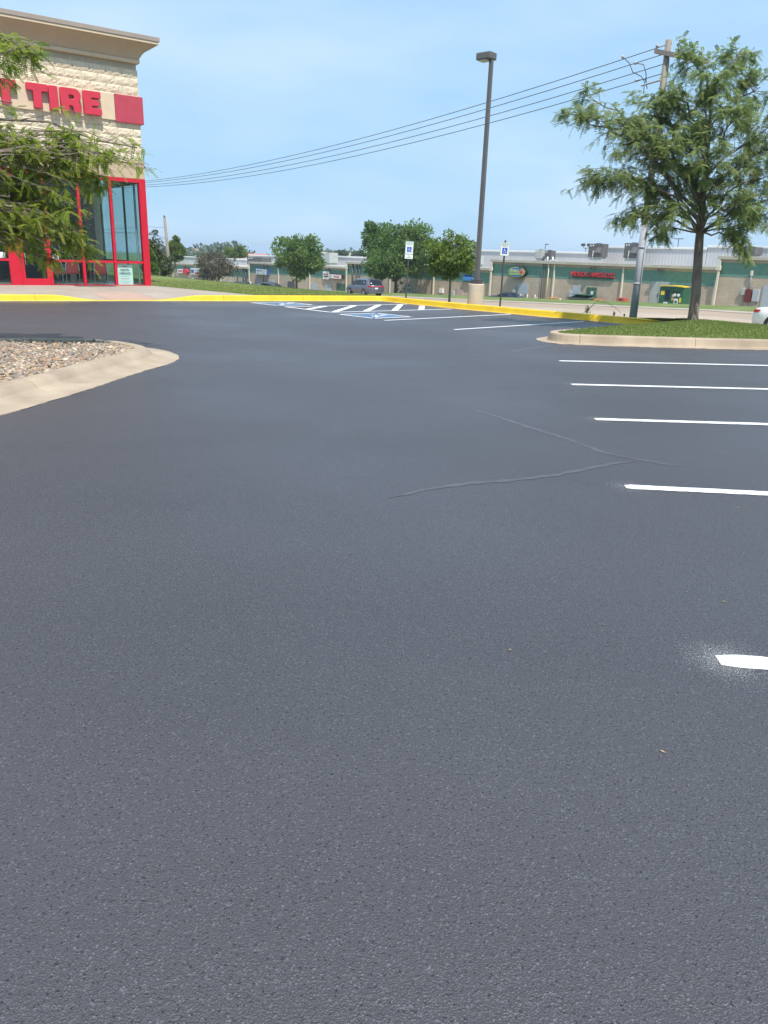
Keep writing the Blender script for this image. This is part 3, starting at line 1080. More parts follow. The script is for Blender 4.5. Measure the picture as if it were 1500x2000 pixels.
rackpos = [(-3.05, 3.6, 1.9), (-3.05, 3.6, 2.7), (-3.05, 3.6, 3.4)]
rack = thing('tyre_display', 'tall dark tyre display tower inside the store behind the glass', 'display', store_pt(-2.2, 4.6, FLOOR), SA)
MB().cbox(-.3, .3, .12, .2, 0, 3.9, .02).build('post_board', m_interior, rack)
for k in range(4):
    t_ = empty('wheel'); t_.parent = rack; t_.location = (0, -.05, .5 + k * .85)
    tyre(t_); rim(t_)

# waiting chairs with their backs to the glass
def chair(x, y, label):
    c = thing('waiting_chair', label, 'chair', store_pt(x, y, FLOOR), SA, 'waiting chairs behind the store window')
    MB().cbox(-.24, .24, .04, .50, .40, .47, .03).build('seat', m_chair, c)
    m = MB()
    pts = [(-.22, .40)] + [(-.22, .72)] + [(-.22 + .08 * (1 - math.cos(t)), .72 + .14 * math.sin(t)) for t in (R_(30), R_(60), R_(90))]
    out = pts + [(-x_, z_) for x_, z_ in reversed(pts)]
    m.slab_xz(list(reversed(out)), -.01, .05)
    m.build('backrest', m_chair, c)
    arch = [(-.25, -.03, 0), (-.25, -.03, .70), (-.235, -.03, .80), (-.18, -.03, .875), (-.10, -.03, .90), (.10, -.03, .90), (.18, -.03, .875), (.235, -.03, .80), (.25, -.03, .70), (.25, -.03, 0)]
    MB().tube(arch, .014, 6).build('back_frame', m_chrome, c, True)
    for s_ in (-1, 1):
        MB().tube([(s_ * .26, -.03, .60), (s_ * .28, .10, .56), (s_ * .28, .42, .64), (s_ * .27, .50, .60), (s_ * .26, .50, 0)], .014, 6).build('arm', m_chrome, c, True)
    return c
chair(-1.86, .42, 'red waiting chair between the hiring poster and a window post')
chair(-2.95, .42, 'red waiting chair second from the hiring poster')
chair(-3.55, .55, 'red waiting chair nearest the store door')

# poster
po = thing('hiring_poster', 'pale NOW HIRING poster taped inside the lower corner window', 'poster', store_pt(-1.30, .075, .222), SA)
MB().box(0, .62, 0, .004, 0, .78).build('paper', m_poster, po)
text_mesh('NOW', .135, .001, m_ink, 'lettering', po, (.31, -.003, .56), .003)
text_mesh('HIRING', .135, .001, m_ink, 'lettering', po, (.31, -.003, .43), .003)
m = MB()
for zz, w_ in ((.32, .36), (.13, .42), (.06, .30)):
    m.box(.31 - w_ / 2, .31 + w_ / 2, -.003, 0, zz, zz + .018)
m.build('small_print', m_hvacpale, po)
m = MB()
m.box(.20, .42, -.003, 0, .70, .725)
m.box(.14, .48, -.003, 0, .22, .24)
m.build('red_print', m_inkred, po)
st = thing('round_sticker', 'round white sticker on the glass beside the store door', 'sticker', store_pt(-3.62, .03, 1.22), SA)
m = MB(); m.tube([(0, 0, 0), (0, -.004, 0)], .12, 24); m.build('disc', m_whitep, st)
m = MB(); m.add([(-.07, -.006, .05), (-.05, -.006, .07), (.07, -.006, -.05), (.05, -.006, -.07)], [(0, 3, 2, 1)]); m.build('bar', m_hvacpale, st)
nt = thing('paper_notice', 'small blank notice in the window left of the store door', 'notice', store_pt(-5.72, .03, 1.16), SA)
MB().box(0, .32, -.004, 0, 0, .20).build('sheet', m_whitep, nt)
# door mat on the walk
mt = thing('walk_mat', 'flat grey grate in the walk below the store windows', 'grate', store_pt(-2.4, -.62, .190), SA)
MB().cbox(-.75, .75, -.22, .22, -.003, .012, .004).build('plate', m_dark, mt)
for k in range(9):
    MB().box(-.68 + k * .165, -.60 + k * .165, -.17, .17, .013, .018).build('slat', m_bronze, mt)

# ---- wall sign
sg = thing('store_sign', 'raised red TIRE letters on a cream band with a red end panel', 'sign', store_pt(0, 0, 0), SA)
MB().cbox(XL, -.985, -.10, .118, 6.25, 7.155, .01).build('cream_band', m_stucco, sg)
MB().cbox(-.98, .10, -.13, .118, 6.205, 7.16, .012).build('red_panel', m_panel_red, sg)
MB().cbox(.0, .10, .12, 1.0, 6.205, 7.16, .012).build('red_panel_return', m_panel_red, sg)
def letter(name, outer, holes, x, z0, mat=m_sign_red):
    cu = bpy.data.curves.new('letter', 'CURVE')
    cu.dimensions = '2D'
    cu.fill_mode = 'BOTH'
    cu.extrude = .075
    cu.bevel_depth = .012
    cu.bevel_resolution = 1
    for pts in [outer] + holes:
        sp = cu.splines.new('POLY')
        sp.points.add(len(pts) - 1)
        for q, p in zip(sp.points, pts):
            q.co = (p[0], p[1], 0, 1)
        sp.use_cyclic_u = True
    tmp = bpy.data.objects.new('letter', cu)
    col.objects.link(tmp)
    bpy.context.view_layer.update()
    me = bpy.data.meshes.new_from_object(tmp.evaluated_get(bpy.context.evaluated_depsgraph_get()))
    bpy.data.objects.remove(tmp)
    o = link(name, me, mat, sg)
    o.location = (x, -.22, z0)
    o.rotation_euler = (math.pi / 2, 0, 0)
    return o
def arc(cx, cy, r, a0, a1, n=6):
    return [(cx + r * math.cos(R_(a0 + (a1 - a0) * i / n)), cy + r * math.sin(R_(a0 + (a1 - a0) * i / n))) for i in range(n + 1)]
def rcorner(poly, r=.035):
    out = []
    n = len(poly)
    for i in range(n):
        p0, p, p1 = Vector(poly[i - 1]), Vector(poly[i]), Vector(poly[(i + 1) % n])
        a, c = (p0 - p), (p1 - p)
        ra = min(r, a.length * .4, c.length * .4)
        a.normalize(); c.normalize()
        q0, q1 = p + a * ra, p + c * ra
        for t in (0, .5, 1):
            out.append(tuple(q0 * (1 - t) ** 2 + p * 2 * t * (1 - t) + q1 * t * t))
    return out
hgt = .77
T_ = rcorner([(.21, 0), (.47, 0), (.47, .55), (.70, .55), (.70, hgt), (0, hgt), (0, .55), (.21, .55)])
I_ = rcorner([(0, 0), (.28, 0), (.28, hgt), (0, hgt)])
E_ = rcorner([(0, 0), (.62, 0), (.62, .21), (.27, .21), (.27, .30), (.54, .30), (.54, .48), (.27, .48), (.27, .57), (.61, .57), (.61, hgt), (0, hgt)])
Rr = [(0.03, 0), (.24, 0), (.265, .03), (.265, .22), (.30, .22)] + arc(.34, .14, .08, 80, 10, 4) + [(.43, .03), (.46, 0), (.67, 0), (.695, .03), (.68, .18)] + arc(.58, .22, .10, 0, 70, 3) + arc(.48, .55, .22, -50, 90, 8) + [(.03, hgt), (0, hgt - .03), (0, .03)]
Rh = [(.265, .41), (.40, .41)] + arc(.40, .49, .08, -80, 80, 5) + [(.40, .57), (.265, .57)]
letter('letter_t', T_, [], -5.17, 6.325)
letter('letter_t', T_, [], -4.12, 6.325)
letter('letter_i', I_, [], -3.37, 6.325)
letter('letter_r', Rr, [Rh], -2.98, 6.325)
letter('letter_e', E_, [], -2.17, 6.325)

# ---------------------------------------------------------------- street furniture
lp = thing('light_pole', 'tall bronze lot light with box lamp on a concrete pedestal', 'light pole', (2.93, 27.75, .1), R_(-40))
m = MB()
for k in range(2):
    pass
n = 20
m.tube([(0, 0, 0), (0, 0, .73), (0, 0, .755)], [.275, .275, .26], 20)
m.build('pedestal', M('pedestal_concrete', (0.56, 0.46, 0.34), .9, (0.47, 0.38, 0.28), 2, .4, 40, .008), lp, False)
MB().cbox(-.15, .15, -.15, .15, .757, .90, .012).build('base_cover', m_dark, lp)
m = MB()
zs, hw = [.76, 7.58], [.068, .052]
m.v = [(sx * h, sy * h, z) for z, h in zip(zs, hw) for sx, sy in ((-1, -1), (1, -1), (1, 1), (-1, 1))]
m.f = [(0, 1, 5, 4), (1, 2, 6, 5), (2, 3, 7, 6), (3, 0, 4, 7), (4, 5, 6, 7)]
m.build('pole', m_bronze, lp)
hd = MB().cbox(-.47, .07, -.20, .20, 7.58, 7.79, .03).build('lamp_head', m_bronze, lp)
MB().box(-.43, -.09, -.16, .16, 7.565, 7.579).build('lens', m_lens, hd)

def parking_sign(x, y, rz, label, extra, lean):
    s = thing('parking_sign', label, 'sign', (x, y, .16), rz, 'accessible parking signs')
    s.rotation_euler = (0, lean, rz)
    m = MB()
    m.add([(-.03, -.01, 0), (-.012, -.035, 0), (.012, -.035, 0), (.03, -.01, 0), (-.03, -.01, 2.12), (-.012, -.035, 2.12), (.012, -.035, 2.12), (.03, -.01, 2.12), (-.03, .01, 0), (.03, .01, 0), (-.03, .01, 2.12), (.03, .01, 2.12)],
          [(0, 1, 5, 4), (1, 2, 6, 5), (2, 3, 7, 6), (8, 0, 4, 10), (3, 9, 11, 7), (9, 8, 10, 11), (4, 5, 6, 7, 11, 10)])
    m.build('post', m_dark, s)
    z0 = 1.60 if extra else 1.63
    zt = 2.05
    pl = MB().cbox(-.15, .15, -.052, -.046, z0, zt, .002).build('plate', m_whitep, s)
    m = MB()
    for a in (((-.14, z0 + .01), (.14, z0 + .01)), ((-.14, zt - .01), (.14, zt - .01)), ((-.14, z0 + .01), (-.14, zt - .01)), ((.14, z0 + .01), (.14, zt - .01))):
        stroke(m, list(a), .008, lambda x_, z_: (x_, -.0535, z_))
    m.build('border', m_signgreen, pl)
    text_mesh('RESERVED', .052, .0006, m_signgreen, 'lettering', pl, (0, -.0535, zt - .055), .001)
    text_mesh('PARKING', .052, .0006, m_signgreen, 'lettering', pl, (0, -.0535, zt - .11), .001)
    MB().box(-.085, .085, -.0555, -.0525, z0 + .07, z0 + .26).build('blue_square', m_signblue, pl)
    m = MB()
    wheelchair(m, lambda x_, y_: (x_, -.0575, z0 + .165 + y_), .17)
    m.build('access_symbol', m_whitep, pl)
    if extra:
        p2 = MB().cbox(-.15, .15, -.052, -.046, z0 - .165, z0 - .012, .002).build('lower_plate', m_whitep, s)
        text_mesh('VAN', .05, .0006, m_signgreen, 'lettering', p2, (0, -.0535, z0 - .065), .001)
        text_mesh('ACCESSIBLE', .038, .0006, m_signgreen, 'lettering', p2, (0, -.0535, z0 - .115), .001)
    return s
parking_sign(.56, 30.35, R_(8), 'taller stacked accessible parking sign with two plates before the leafy trees', True, R_(1.6))
parking_sign(3.70, 27.05, R_(-4), 'single-plate accessible parking sign right of the tall light pole', False, R_(0.5))

# utility pole: grey steel with timber top and arm
up = thing('utility_pole', 'grey utility pole with slanted crossarm behind the big right tree', 'utility pole', (7.51, 24.64, .08))
MB().tube([(0, 0, 0), (0, 0, 3.0)], [.115, .107], 18).build('lower_shaft', m_galv, up, True)
MB().tube([(0, 0, 3.0), (.0, 0, 7.55)], [.105, .088], 16).build('upper_shaft', m_wood, up, True)
for z_ in (1.0, 2.05, 2.98):
    MB().tube([(0, 0, z_), (0, 0, z_ + .06)], .122, 18).build('collar', m_galv, up, True)
MB().tube([(.06, -.125, 0), (.06, -.115, 3.1)], .022, 8).build('conduit', m_galv, up, True)
arm_d = Vector((0.72, -0.69, 0))            # along the arm
m = MB()
a0, a1 = Vector((0, -.13, 7.18)) - arm_d * .42 + Vector((0, 0, .13)), Vector((0, -.13, 7.18)) + arm_d * 1.2 - Vector((0, 0, .35))
for p in (a0, a1):
    for dx, dz in ((-.05, -.06), (.05, -.06), (.05, .06), (-.05, .06)):
        m.v.append((p.x + dx * .69, p.y + dx * .72, p.z + dz))
m.f = [(0, 1, 2, 3), (7, 6, 5, 4), (0, 4, 5, 1), (1, 5, 6, 2), (2, 6, 7, 3), (3, 7, 4, 0)]
m.build('crossarm', m_wood, up)
for z_, rr in ((6.55, .09), (6.1, .07)):
    MB().tube([(-.1, -.05, z_), (-.55, .25, z_ - .10)], .03, 6).build('bracket', m_galv, up)
for k, (s_, z_) in enumerate(((1.45, 7.34), (1.0, 7.12), (.9, 6.66), (.35, 7.46), (.2, 7.24))):
    p = DV * s_
    MB().tube([(p.x, p.y, z_ - .03), (p.x, p.y, z_ + .045)], [.045, .035], 8).build('insulator', m_porc, up, True)
for pts in ([(1.45, 7.34), (1.2, 7.15), (1.05, 6.9), (.75, 6.75), (.62, 6.6), (.60, 6.3)], [(1.0, 7.12), (.72, 7.05), (.6, 6.8), (.55, 6.5)], [(.9, 6.66), (.6, 6.66), (.5, 6.4)]):
    MB().tube([tuple(DV * a + Vector((0, 0, z_))) for a, z_ in pts], .012, 6).build('jumper_lead', m_wire, up, True)
# overhead wires sagging away behind the store
lab = ['topmost of the four overhead wires', 'second from the top of the four overhead wires', 'third from the top of the four overhead wires', 'lowest of the four overhead wires']
for k in range(4):
    f = k / 3
    c2, c1, c0 = .0018 + .0002 * f, -.1203 + .0041 * f, 7.53 - .71 * (f if k != 1 else .30)
    base = Vector((7.51, 24.64, 0))
    pts = []
    for i in range(33):
        s_ = -.1 + 66.0 * i / 32
        p = base + DV * s_
        pts.append((p.x, p.y, c0 + c1 * s_ + c2 * s_ * s_))
    tag(MB().tube(pts, .011, 5).build('overhead_wire', m_wire, None, True), lab[k], 'wire', 'overhead wires from the utility pole')

# old timber pole on the left behind the lawn
pl_ = tw(31.3, 30.0)
lpole = thing('timber_pole', 'leaning weathered timber pole behind the lawn beside the store', 'utility pole', (pl_.x, pl_.y, zb(31.3) + .45))
lpole.rotation_euler = (0, R_(-2.6), 0)
MB().tube([(0, 0, 0), (0, 0, 7.1)], [.19, .13], 12).build('shaft', m_wood, lpole, True)
MB().tube([(0, 0, 7.1), (0, 0, 7.32)], [.10, .06], 8).build('cap', m_dark, lpole, True)
MB().tube([(0, 0, 6.2), (-2.0, .5, 6.35), (-8, 2, 6.1)], .012, 5).build('guy_wire', m_wire, lpole)
MB().tube([(0, 0, 5.2), (-1.2, .4, 5.55), (-2.4, .8, 5.8), (-8, 2, 5.9)], .02, 5).build('service_wire', m_wire, lpole)

# ---------------------------------------------------------------- the long shop building
# local x runs along the wall to the right, local y into the building
MA = math.atan2(-0.7547, 0.656)
mall = thing('strip_mall', 'long tan block building with a green band stepping down the slope', 'building', (P0.x, P0.y, 0), MA)
def mzb(x):
    return zb(-x) - 0.4
SEC = [(-93.0, -66.3, -0.85, 0.3, 2.3), (-66.3, -41.7, -0.05, 0.9, 1.2), (-41.7, -16.3, 0.60, 1.9, 1.55), (-16.3, 9.1, 1.50, 2.75, 2.72), (9.1, 46.0, 2.36, 3.5, 3.5)]
pil_x = [-84.2, -75.5, -58.2, -50.2, -33.0, -25.2, -7.9, 0.0]
for i, (x0, x1, ev, up0, up1) in enumerate(SEC):
    zbot = min(mzb(x0), mzb(x1)) - .3
    g = 0.02
    MB().box(x0, x1 - g, 0, .3, zbot, ev - 1.452).build('block_wall', m_mall, mall)
    MB().box(x0, x1 - g, -.012, .29, ev - 1.45, ev - .332).build('green_band', m_green, mall)
    MB().box(x0, x1 - g, 0, .3, ev - .33, ev - .10).build('block_wall', m_mall, mall)
    MB().cbox(x0 - .12, x1 - g - .12 if i < 4 else x1, -.28, .32, ev - .098, ev + .17, .015).build('fascia', m_fascia, mall)
    MB().box(x0, x1 - g, .321, 22, ev - .02, ev + .12).build('roof', m_roofm, mall)
    MB().box(x0, x0 + .25, .301, 22, zbot, ev - .03).build('end_wall', m_mall, mall)
    # irregular ballast blocks on the eave
    for k in range(int((x1 - x0) / 1.3)):
        xx = x0 + .5 + k * 1.3 + random.uniform(-.2, .2)
        if xx < x1 - .4:
            MB().box(xx, xx + .28, .0, .18, ev + .171, ev + .205).build('eave_clip', m_hvacpale, mall)
    # downspout at the step
    if i > 0:
        MB().cbox(x0 + .02, x0 + .20, -.32, -.17, zbot + .4, ev - .2, .02).build('downspout', m_down, mall)
        MB().cbox(x0 - .16, x0 + .26, -.36, -.13, SEC[i - 1][2] - .12, SEC[i - 1][2] + .26, .02).build('gutter_box', m_down, mall)
for x in pil_x:
    ev = [s[2] for s in SEC if s[0] <= x < s[1]][0]
    MB().cbox(x - .08, x + .08, -.15, -.001, mzb(x) - .1, ev - .1, .02).build('downspout', m_down, mall)
# set-back upper storey in ribbed metal
UP = [(-108, -82.2, .25), (-81.5, -69, 1.05), (-60.0, -47, 1.35), (-27.5, -9.6, 2.68), (-9.55, 3.0, 3.32), (3.05, 48, 3.52)]
for x0, x1, zt in UP:
    zl = -1.2 if x1 < -40 else 0.4
    m = MB()
    n = int((x1 - x0) / .35)
    for k in range(n):
        a = x0 + (x1 - x0) * k / n
        w_ = (x1 - x0) / n
        m.add([(a, 9.0, zl), (a + w_ * .7, 9.0, zl), (a + w_ * .78, 9.022, zl), (a + w_ * .97, 9.022, zl), (a, 9.0, zt - .14), (a + w_ * .7, 9.0, zt - .14), (a + w_ * .78, 9.022, zt - .14), (a + w_ * .97, 9.022, zt - .14)],
              [(0, 1, 5, 4), (1, 2, 6, 5), (2, 3, 7, 6)])
    m.build('upper_wall', m_metalwall, mall)
    MB().box(x0, x1, 9.08, 30, zl, zt - .15).build('upper_block', m_metalwall, mall)
    MB().cbox(x0 - .05, x1, 8.90, 9.35, zt - .139, zt + .07, .02).build('upper_roof_edge', m_whitecap, mall)
# doors
def mdoor(x0, x1, ztop, mat=None, leaf=1, frame=True):
    z0 = mzb((x0 + x1) / 2)
    d = MB().cbox(x0, x1, -.06, .04, z0, ztop, .012).build('door', mat or m_doorgrey, mall)
    if frame:
        m = MB()
        m.box(x0 - .07, x0 - .002, -.05, .03, z0, ztop + .07).box(x1 + .002, x1 + .07, -.05, .03, z0, ztop + .07).box(x0 - .002, x1 + .002, -.05, .03, ztop + .002, ztop + .07)
        m.build('frame', m_galv, d)
    m = MB()
    m.box((x0 + x1) / 2 - .1 if leaf == 2 else x1 - .16, (x0 + x1) / 2 - .04 if leaf == 2 else x1 - .1, -.1, -.061, ztop - 1.25, ztop - .95)
    m.build('handle', m_dark, d)
    if leaf == 2:
        MB().box((x0 + x1) / 2 - .012, (x0 + x1) / 2 + .012, -.066, -.059, z0, ztop).build('seam', m_dark, d)
for a, c, zt in ((-64.3, -63.1, -2.42), (-60.65, -59.5, -2.33), (-49.8, -48.6, -2.32), (-46.4, -45.2, -2.27), (-30.3, -28.9, -1.70), (-12.4, -11.2, -.68), (-5.5, -4.6, -.62), (13.1, 14.1, .30), (-36.2, -35.1, -1.9), (-73.2, -72.0, -2.95), (-88.0, -86.9, -3.2)):
    mdoor(a, c, zt)
mdoor(3.05, 4.68, .17, m_hvacpale, 2)
mdoor(-55.8, -54.0, -2.3, m_hvac, 1, False)
mdoor(-44.0, -42.0, -2.05, m_dumpgreen, 1, False)
mdoor(-21.4, -20.4, -1.56, M('pinkish_door', (.46, .36, .32), .7), 1, False)
mdoor(-62.5, -61.3, -2.48, M('brown_door', (.30, .24, .20), .7), 1, False)
mdoor(-83.6, -81.0, -2.55, M('shade_door', (.27, .21, .16), .7), 1, False)
mdoor(-79.9, -79.2, -3.28, m_maroon, 1, False)
gw = MB().cbox(-3.85, -2.72, -.05, .02, -1.5, -.59, .01).build('shutter_panel', m_dumpgreen, mall)
MB().box(-3.35, -3.05, -.062, -.051, -1.25, -.95).build('notice', m_whitep, gw)
# conduits and pipes
for x, y, zt, mt, r in ((-9.35, -.12, 1.5, m_dark, .035), (-9.08, -.12, 1.5, m_dark, .035), (-8.58, -.15, 1.62, M('gas_pipe', (.66, .56, .32), .6), .05), (-62.3, -.1, -.15, m_dark, .04), (-40.45, -.1, .5, m_dark, .09), (-39.6, -.1, .5, m_dark, .07), (-39.0, -.1, .5, m_dark, .07), (-67.4, -.1, -1.0, m_dark, .12), (-68.2, -.1, -1.0, m_dark, .1), (-70.0, -.1, -1.0, m_dark, .06), (11.97, -.1, 1.4, m_galv, .055)):
    MB().tube([(x, y, mzb(x) if x < 11 else -.05), (x, y, zt)], r, 8).build('wall_pipe', mt, mall, True)
MB().cbox(11.88, 12.06, -.2, -.02, 1.05, 1.46, .02).build('weatherhead', m_down, mall)
MB().tube([(-8.58, -.15, 1.62), (-8.62, .2, 1.75), (-8.9, 2.0, 1.72), (-9.6, 3.5, 1.8)], .05, 8).build('roof_pipe', m_galv, mall, True)
# wall cabinets
for x0, x1, z0, z1, mt, d in ((11.36, 11.72, -.48, .02, m_hvacpale, .18), (11.74, 12.24, -1.0, -.0, m_maroon, .22), (12.36, 12.87, -.93, .0, m_doorgrey, .22), (-13.15, -12.7, -1.6, -1.05, m_hvacpale, .16), (-5.82, -5.52, -1.6, -1.02, m_doorgrey, .2), (-24.1, -23.5, -2.25, -1.75, m_whitep, .2), (-22.4, -21.7, -2.6, -1.95, m_hvacpale, .2), (-85.5, -84.7, -3.6, -3.0, m_whitep, .2)):
    o = MB().cbox(x0, x1, -d, -.001, z0, z1, .02).build('cabinet', mt, mall)
    MB().tube([((x0 + x1) / 2, -d / 2, mzb(x0)), ((x0 + x1) / 2, -d / 2, z0)], .045, 8).build('leg', m_galv, o)
# wall floodlights
for x, z_ in ((-3.27, 1.18), (3.85, 1.23), (-12.0, 1.05), (-61.2, -.45), (-45.6, -.35), (-18.2, .12), (-87.9, -1.35)):
    o = MB().cbox(x - .19, x + .19, -.5, -.24, z_ - .12, z_ + .12, .03).build('floodlight', m_dark, mall)
    MB().tube([(x, -.24, z_), (x, 0, z_ + .02)], .04, 6).build('bracket', m_dark, o)

def mpt(x, y, z=0.0):
    return Vector((P0.x + x * math.cos(MA) - y * math.sin(MA), P0.y + x * math.sin(MA) + y * math.cos(MA), z))
# ---- signs on the shops
sgn = thing('oval_shop_sign', 'oval blue and green shop sign with an orange disc', 'sign', mpt(-12.5, 0, .47), MA)
def oval(rx, rz_, y0, y1, n=36, cx=0, cz=0):
    return MB().slab_xz([(cx + rx * math.cos(2 * math.pi * i / n), cz + rz_ * math.sin(2 * math.pi * i / n)) for i in range(n)], y0, y1)
oval(1.16, .56, -.42, -.013).build('cabinet', m_black, sgn)
oval(1.13, .53, -.445, -.421).build('rim', M('lime_paint', (.42, .55, .12), .5), sgn)
oval(1.04, .46, -.465, -.446).build('face', M('blue_sign_face', (.06, .16, .42), .5), sgn)
m = MB(); m.slab_xz([(-.86, -.26), (.86, -.26), (.95, -.10), (-.95, -.10)], -.475, -.466); m.build('lime_stripe', M('lime_stripe', (.35, .55, .10), .5), sgn)
text_mesh('SHAG', .46, .006, M('lime_letter', (.62, .66, .20), .5), 'lettering', sgn, (-.28, -.475, .10), .012, 1.0, shear=.15)
oval(.29, .25, -.485, -.466, 24, .68, .02).build('orange_disc', M('orange_disc', (.70, .24, .10), .5), sgn)
oval(.15, .13, -.495, -.486, 16, .68, .02).build('disc_mark', m_inkred, sgn)
vg = thing('video_games_sign', 'red VIDEO GAMES ETC. channel letters on the green band', 'sign', mpt(-3.3, 0, .52), MA)
MB().box(-2.3, 2.3, -.16, -.013, -.27, -.20).build('raceway', m_black, vg)
text_mesh('VIDEO GAMES ETC.', .60, .05, m_inkred, 'lettering', vg, (0, -.14, .02), .012, .98)
bs = thing('blue_shop_sign', 'blue shop sign half hidden by the small tree', 'sign', mpt(-19.6, 0, -.4), MA)
MB().cbox(-.7, .75, -.3, -.013, -.3, .08, .04).build('panel', M('mid_blue', (.06, .25, .60), .5), bs)
m = MB()
for k in range(4):
    x_ = -.55 + k * .3
    m.slab_xz([(x_, .10), (x_ + .2, .10), (x_ + .24, .36), (x_ + .06, .36)], -.22, -.10)
m.build('blue_letter_shapes', M('navy', (.02, .06, .25), .5), bs)
ns = thing('nails_sign', 'white box sign with red NAILS lettering', 'sign', mpt(-43.95, 0, -1.2), MA)
MB().cbox(-1.42, 1.42, -.35, -.013, -.27, .27, .02).build('cabinet', m_maroon, ns)
MB().box(-1.40, 1.36, -.362, -.351, -.25, .25).build('face', m_whitep, ns)
text_mesh('4U', .40, .004, m_ink, 'lettering', ns, (-1.0, -.367, 0), .005, 1.0)
text_mesh('NAILS', .42, .004, m_inkred, 'lettering', ns, (.32, -.367, 0), .012, 1.15)
bn = thing('shop_banner', 'white banner with red and black lines left of the nails sign', 'banner', mpt(-46.1, 0, -1.12), MA)
MB().box(-.82, .62, -.2, -.17, -.52, .50).build('cloth', m_whitep, bn)
for z_, x_, w_, mt in ((.12, -.66, .35, m_ink), (.12, -.25, .75, m_inkred), (-.16, -.66, 1.15, m_ink)):
    MB().box(x_, x_ + w_, -.206, -.201, z_ - .07, z_ + .09).build('print_line', mt, bn)
cs = thing('faded_shop_sign', 'pale box sign with faded blue and yellow print', 'sign', mpt(-62.3, 0, -1.25), MA)
MB().cbox(-1.65, 1.65, -.4, -.013, -.42, .42, .02).build('cabinet', m_inkblue, cs)
MB().box(-1.63, 1.40, -.412, -.401, -.40, .40).build('face', M('faded_face', (.62, .66, .66), .5, (.52, .58, .62), 3), cs)
for x_, w_, z_, h_, mt in ((-1.4, .9, .05, .18, m_inkblue), (-.4, .5, .05, .22, M('dark_teal', (.08, .22, .26), .5)), (.35, .7, .02, .2, M('faded_yellow', (.62, .55, .15), .5)), (-1.2, .3, -.25, .14, m_inkblue), (-.2, 1.2, -.26, .12, m_hvacpale)):
    MB().slab_xz([(x_, z_), (x_ + w_, z_ + .02), (x_ + w_ * .95, z_ + h_), (x_ + w_ * .1, z_ + h_ * .9)], -.417, -.412).build('print', mt, cs)
rs = thing('red_shop_sign', 'white and red shop sign at the far left of the mall', 'sign', mpt(-88.6, 0, -2.05), MA)
MB().cbox(-1.9, .2, -.35, -.013, -.34, .30, .02).build('white_face', m_whitep, rs)
oval(1.0, .5, -.45, -.02, 6, 1.2, 0).build('red_badge', m_sign_red, rs)
MB().box(-1.6, -.1, -.36, -.351, -.12, .12).build('print_line', m_inkred, rs)
ar = thing('arrow_shop_sign', 'pale shop sign with a blue arrow shape beside the brown-leaved tree', 'sign', mpt(-83.0, 0, -1.9), MA)
MB().cbox(-2.4, 1.9, -.35, -.013, -.55, .48, .02).build('face', M('pale_face', (.66, .68, .72), .5), ar)
MB().box(-2.2, -1.2, -.365, -.351, -.3, .25).build('logo_square', m_inkblue, ar)
MB().box(-.9, 1.2, -.365, -.351, .05, .30).build('print_line', m_hvacpale, ar)
MB().box(-.9, .9, -.365, -.351, -.42, -.15).build('print_line', m_inkred, ar)
MB().slab_xz([(1.2, -.1), (2.1, -.1), (2.1, -.25), (2.6, .02), (2.1, .3), (2.1, .15), (1.2, .15)], -.38, -.352).build('arrow', m_inkblue, ar)

# ---- things standing behind the shops
def bollard(x, label):
    o = thing('bollard', label, 'bollard', mpt(x, -1.4, mzb(x)), 0, 'yellow bollards behind the shops')
    m = MB(); m.tube([(0, 0, 0), (0, 0, 1.12), (0, 0, 1.2), (0, 0, 1.23)], [.09, .09, .07, .02], 12); m.build('post', M('faded_yellow_post', (.62, .50, .28), .7), o, True)
bollard(-10.9, 'faded yellow bollard left of the wall pipes')
bollard(-10.0, 'faded yellow bollard in front of the two dark wall pipes')
bollard(-9.0, 'faded yellow bollard right of the wall pipes')
gm = thing('gas_meter', 'small grey gas meter at the foot of the wall pipes', 'gas meter', mpt(-9.5, -.6, mzb(-9.5)), MA)
MB().cbox(-.15, .15, -.1, .1, .65, 1.0, .03).build('body', m_hvacpale, gm)
MB().tube([(-.4, 0, .62), (.5, 0, .62)], .04, 8).build('manifold', m_dark, gm)
MB().tube([(0, 0, 0), (0, 0, .65)], .035, 8).build('riser', m_dark, gm)
def pallets(x, n, label, y=-1.0, mt=m_orange):
    o = thing('pallet_stack', label, 'pallets', mpt(x, y, mzb(x)), MA + .1)
    for k in range(n):
        z_ = k * .15
        for s_ in (-.5, 0, .5):
            MB().box(s_ - .045, s_ + .045, -.5, .5, z_, z_ + .09).build('stringer', mt, o)
        for s_ in (-.42, -.21, 0, .21, .42):
            MB().box(-.6, .6, s_ - .05, s_ + .05, z_ + .092, z_ + .115).build('board', mt, o)
pallets(-6.7, 7, 'pale stack of wooden pallets left of the grey-blue door', -1.2)
pallets(-2.0, 7, 'short orange stack beside the green dumpster', -.8)
pallets(.75, 6, 'orange pallet stack behind the utility pole', -1.0)
cr = thing('red_crate', 'red crate on the pallets behind the utility pole', 'crate', mpt(.85, -1.0, mzb(.8) + .9), MA)
MB().cbox(-.4, .4, -.3, .3, 0, .32, .02).build('shell', M('crate_red', (.45, .10, .06), .6), cr)
MB().box(-.15, .15, -.31, -.301, .1, .22).build('grip_hole', m_black, cr)
dm = thing('dumpster', 'low green dumpster against the wall under the shutter panel', 'dumpster', mpt(-3.5, -1.0, mzb(-3.5)), MA)
m = MB(); m.add([(-1.0, -.6, .15), (1.0, -.6, .15), (1.0, .5, .15), (-1.0, .5, .15), (-1.15, -.75, 1.05), (1.15, -.75, 1.05), (1.15, .55, 1.35), (-1.15, .55, 1.35)], [(3, 2, 1, 0), (4, 5, 6, 7), (0, 1, 5, 4), (1, 2, 6, 5), (2, 3, 7, 6), (3, 0, 4, 7)])
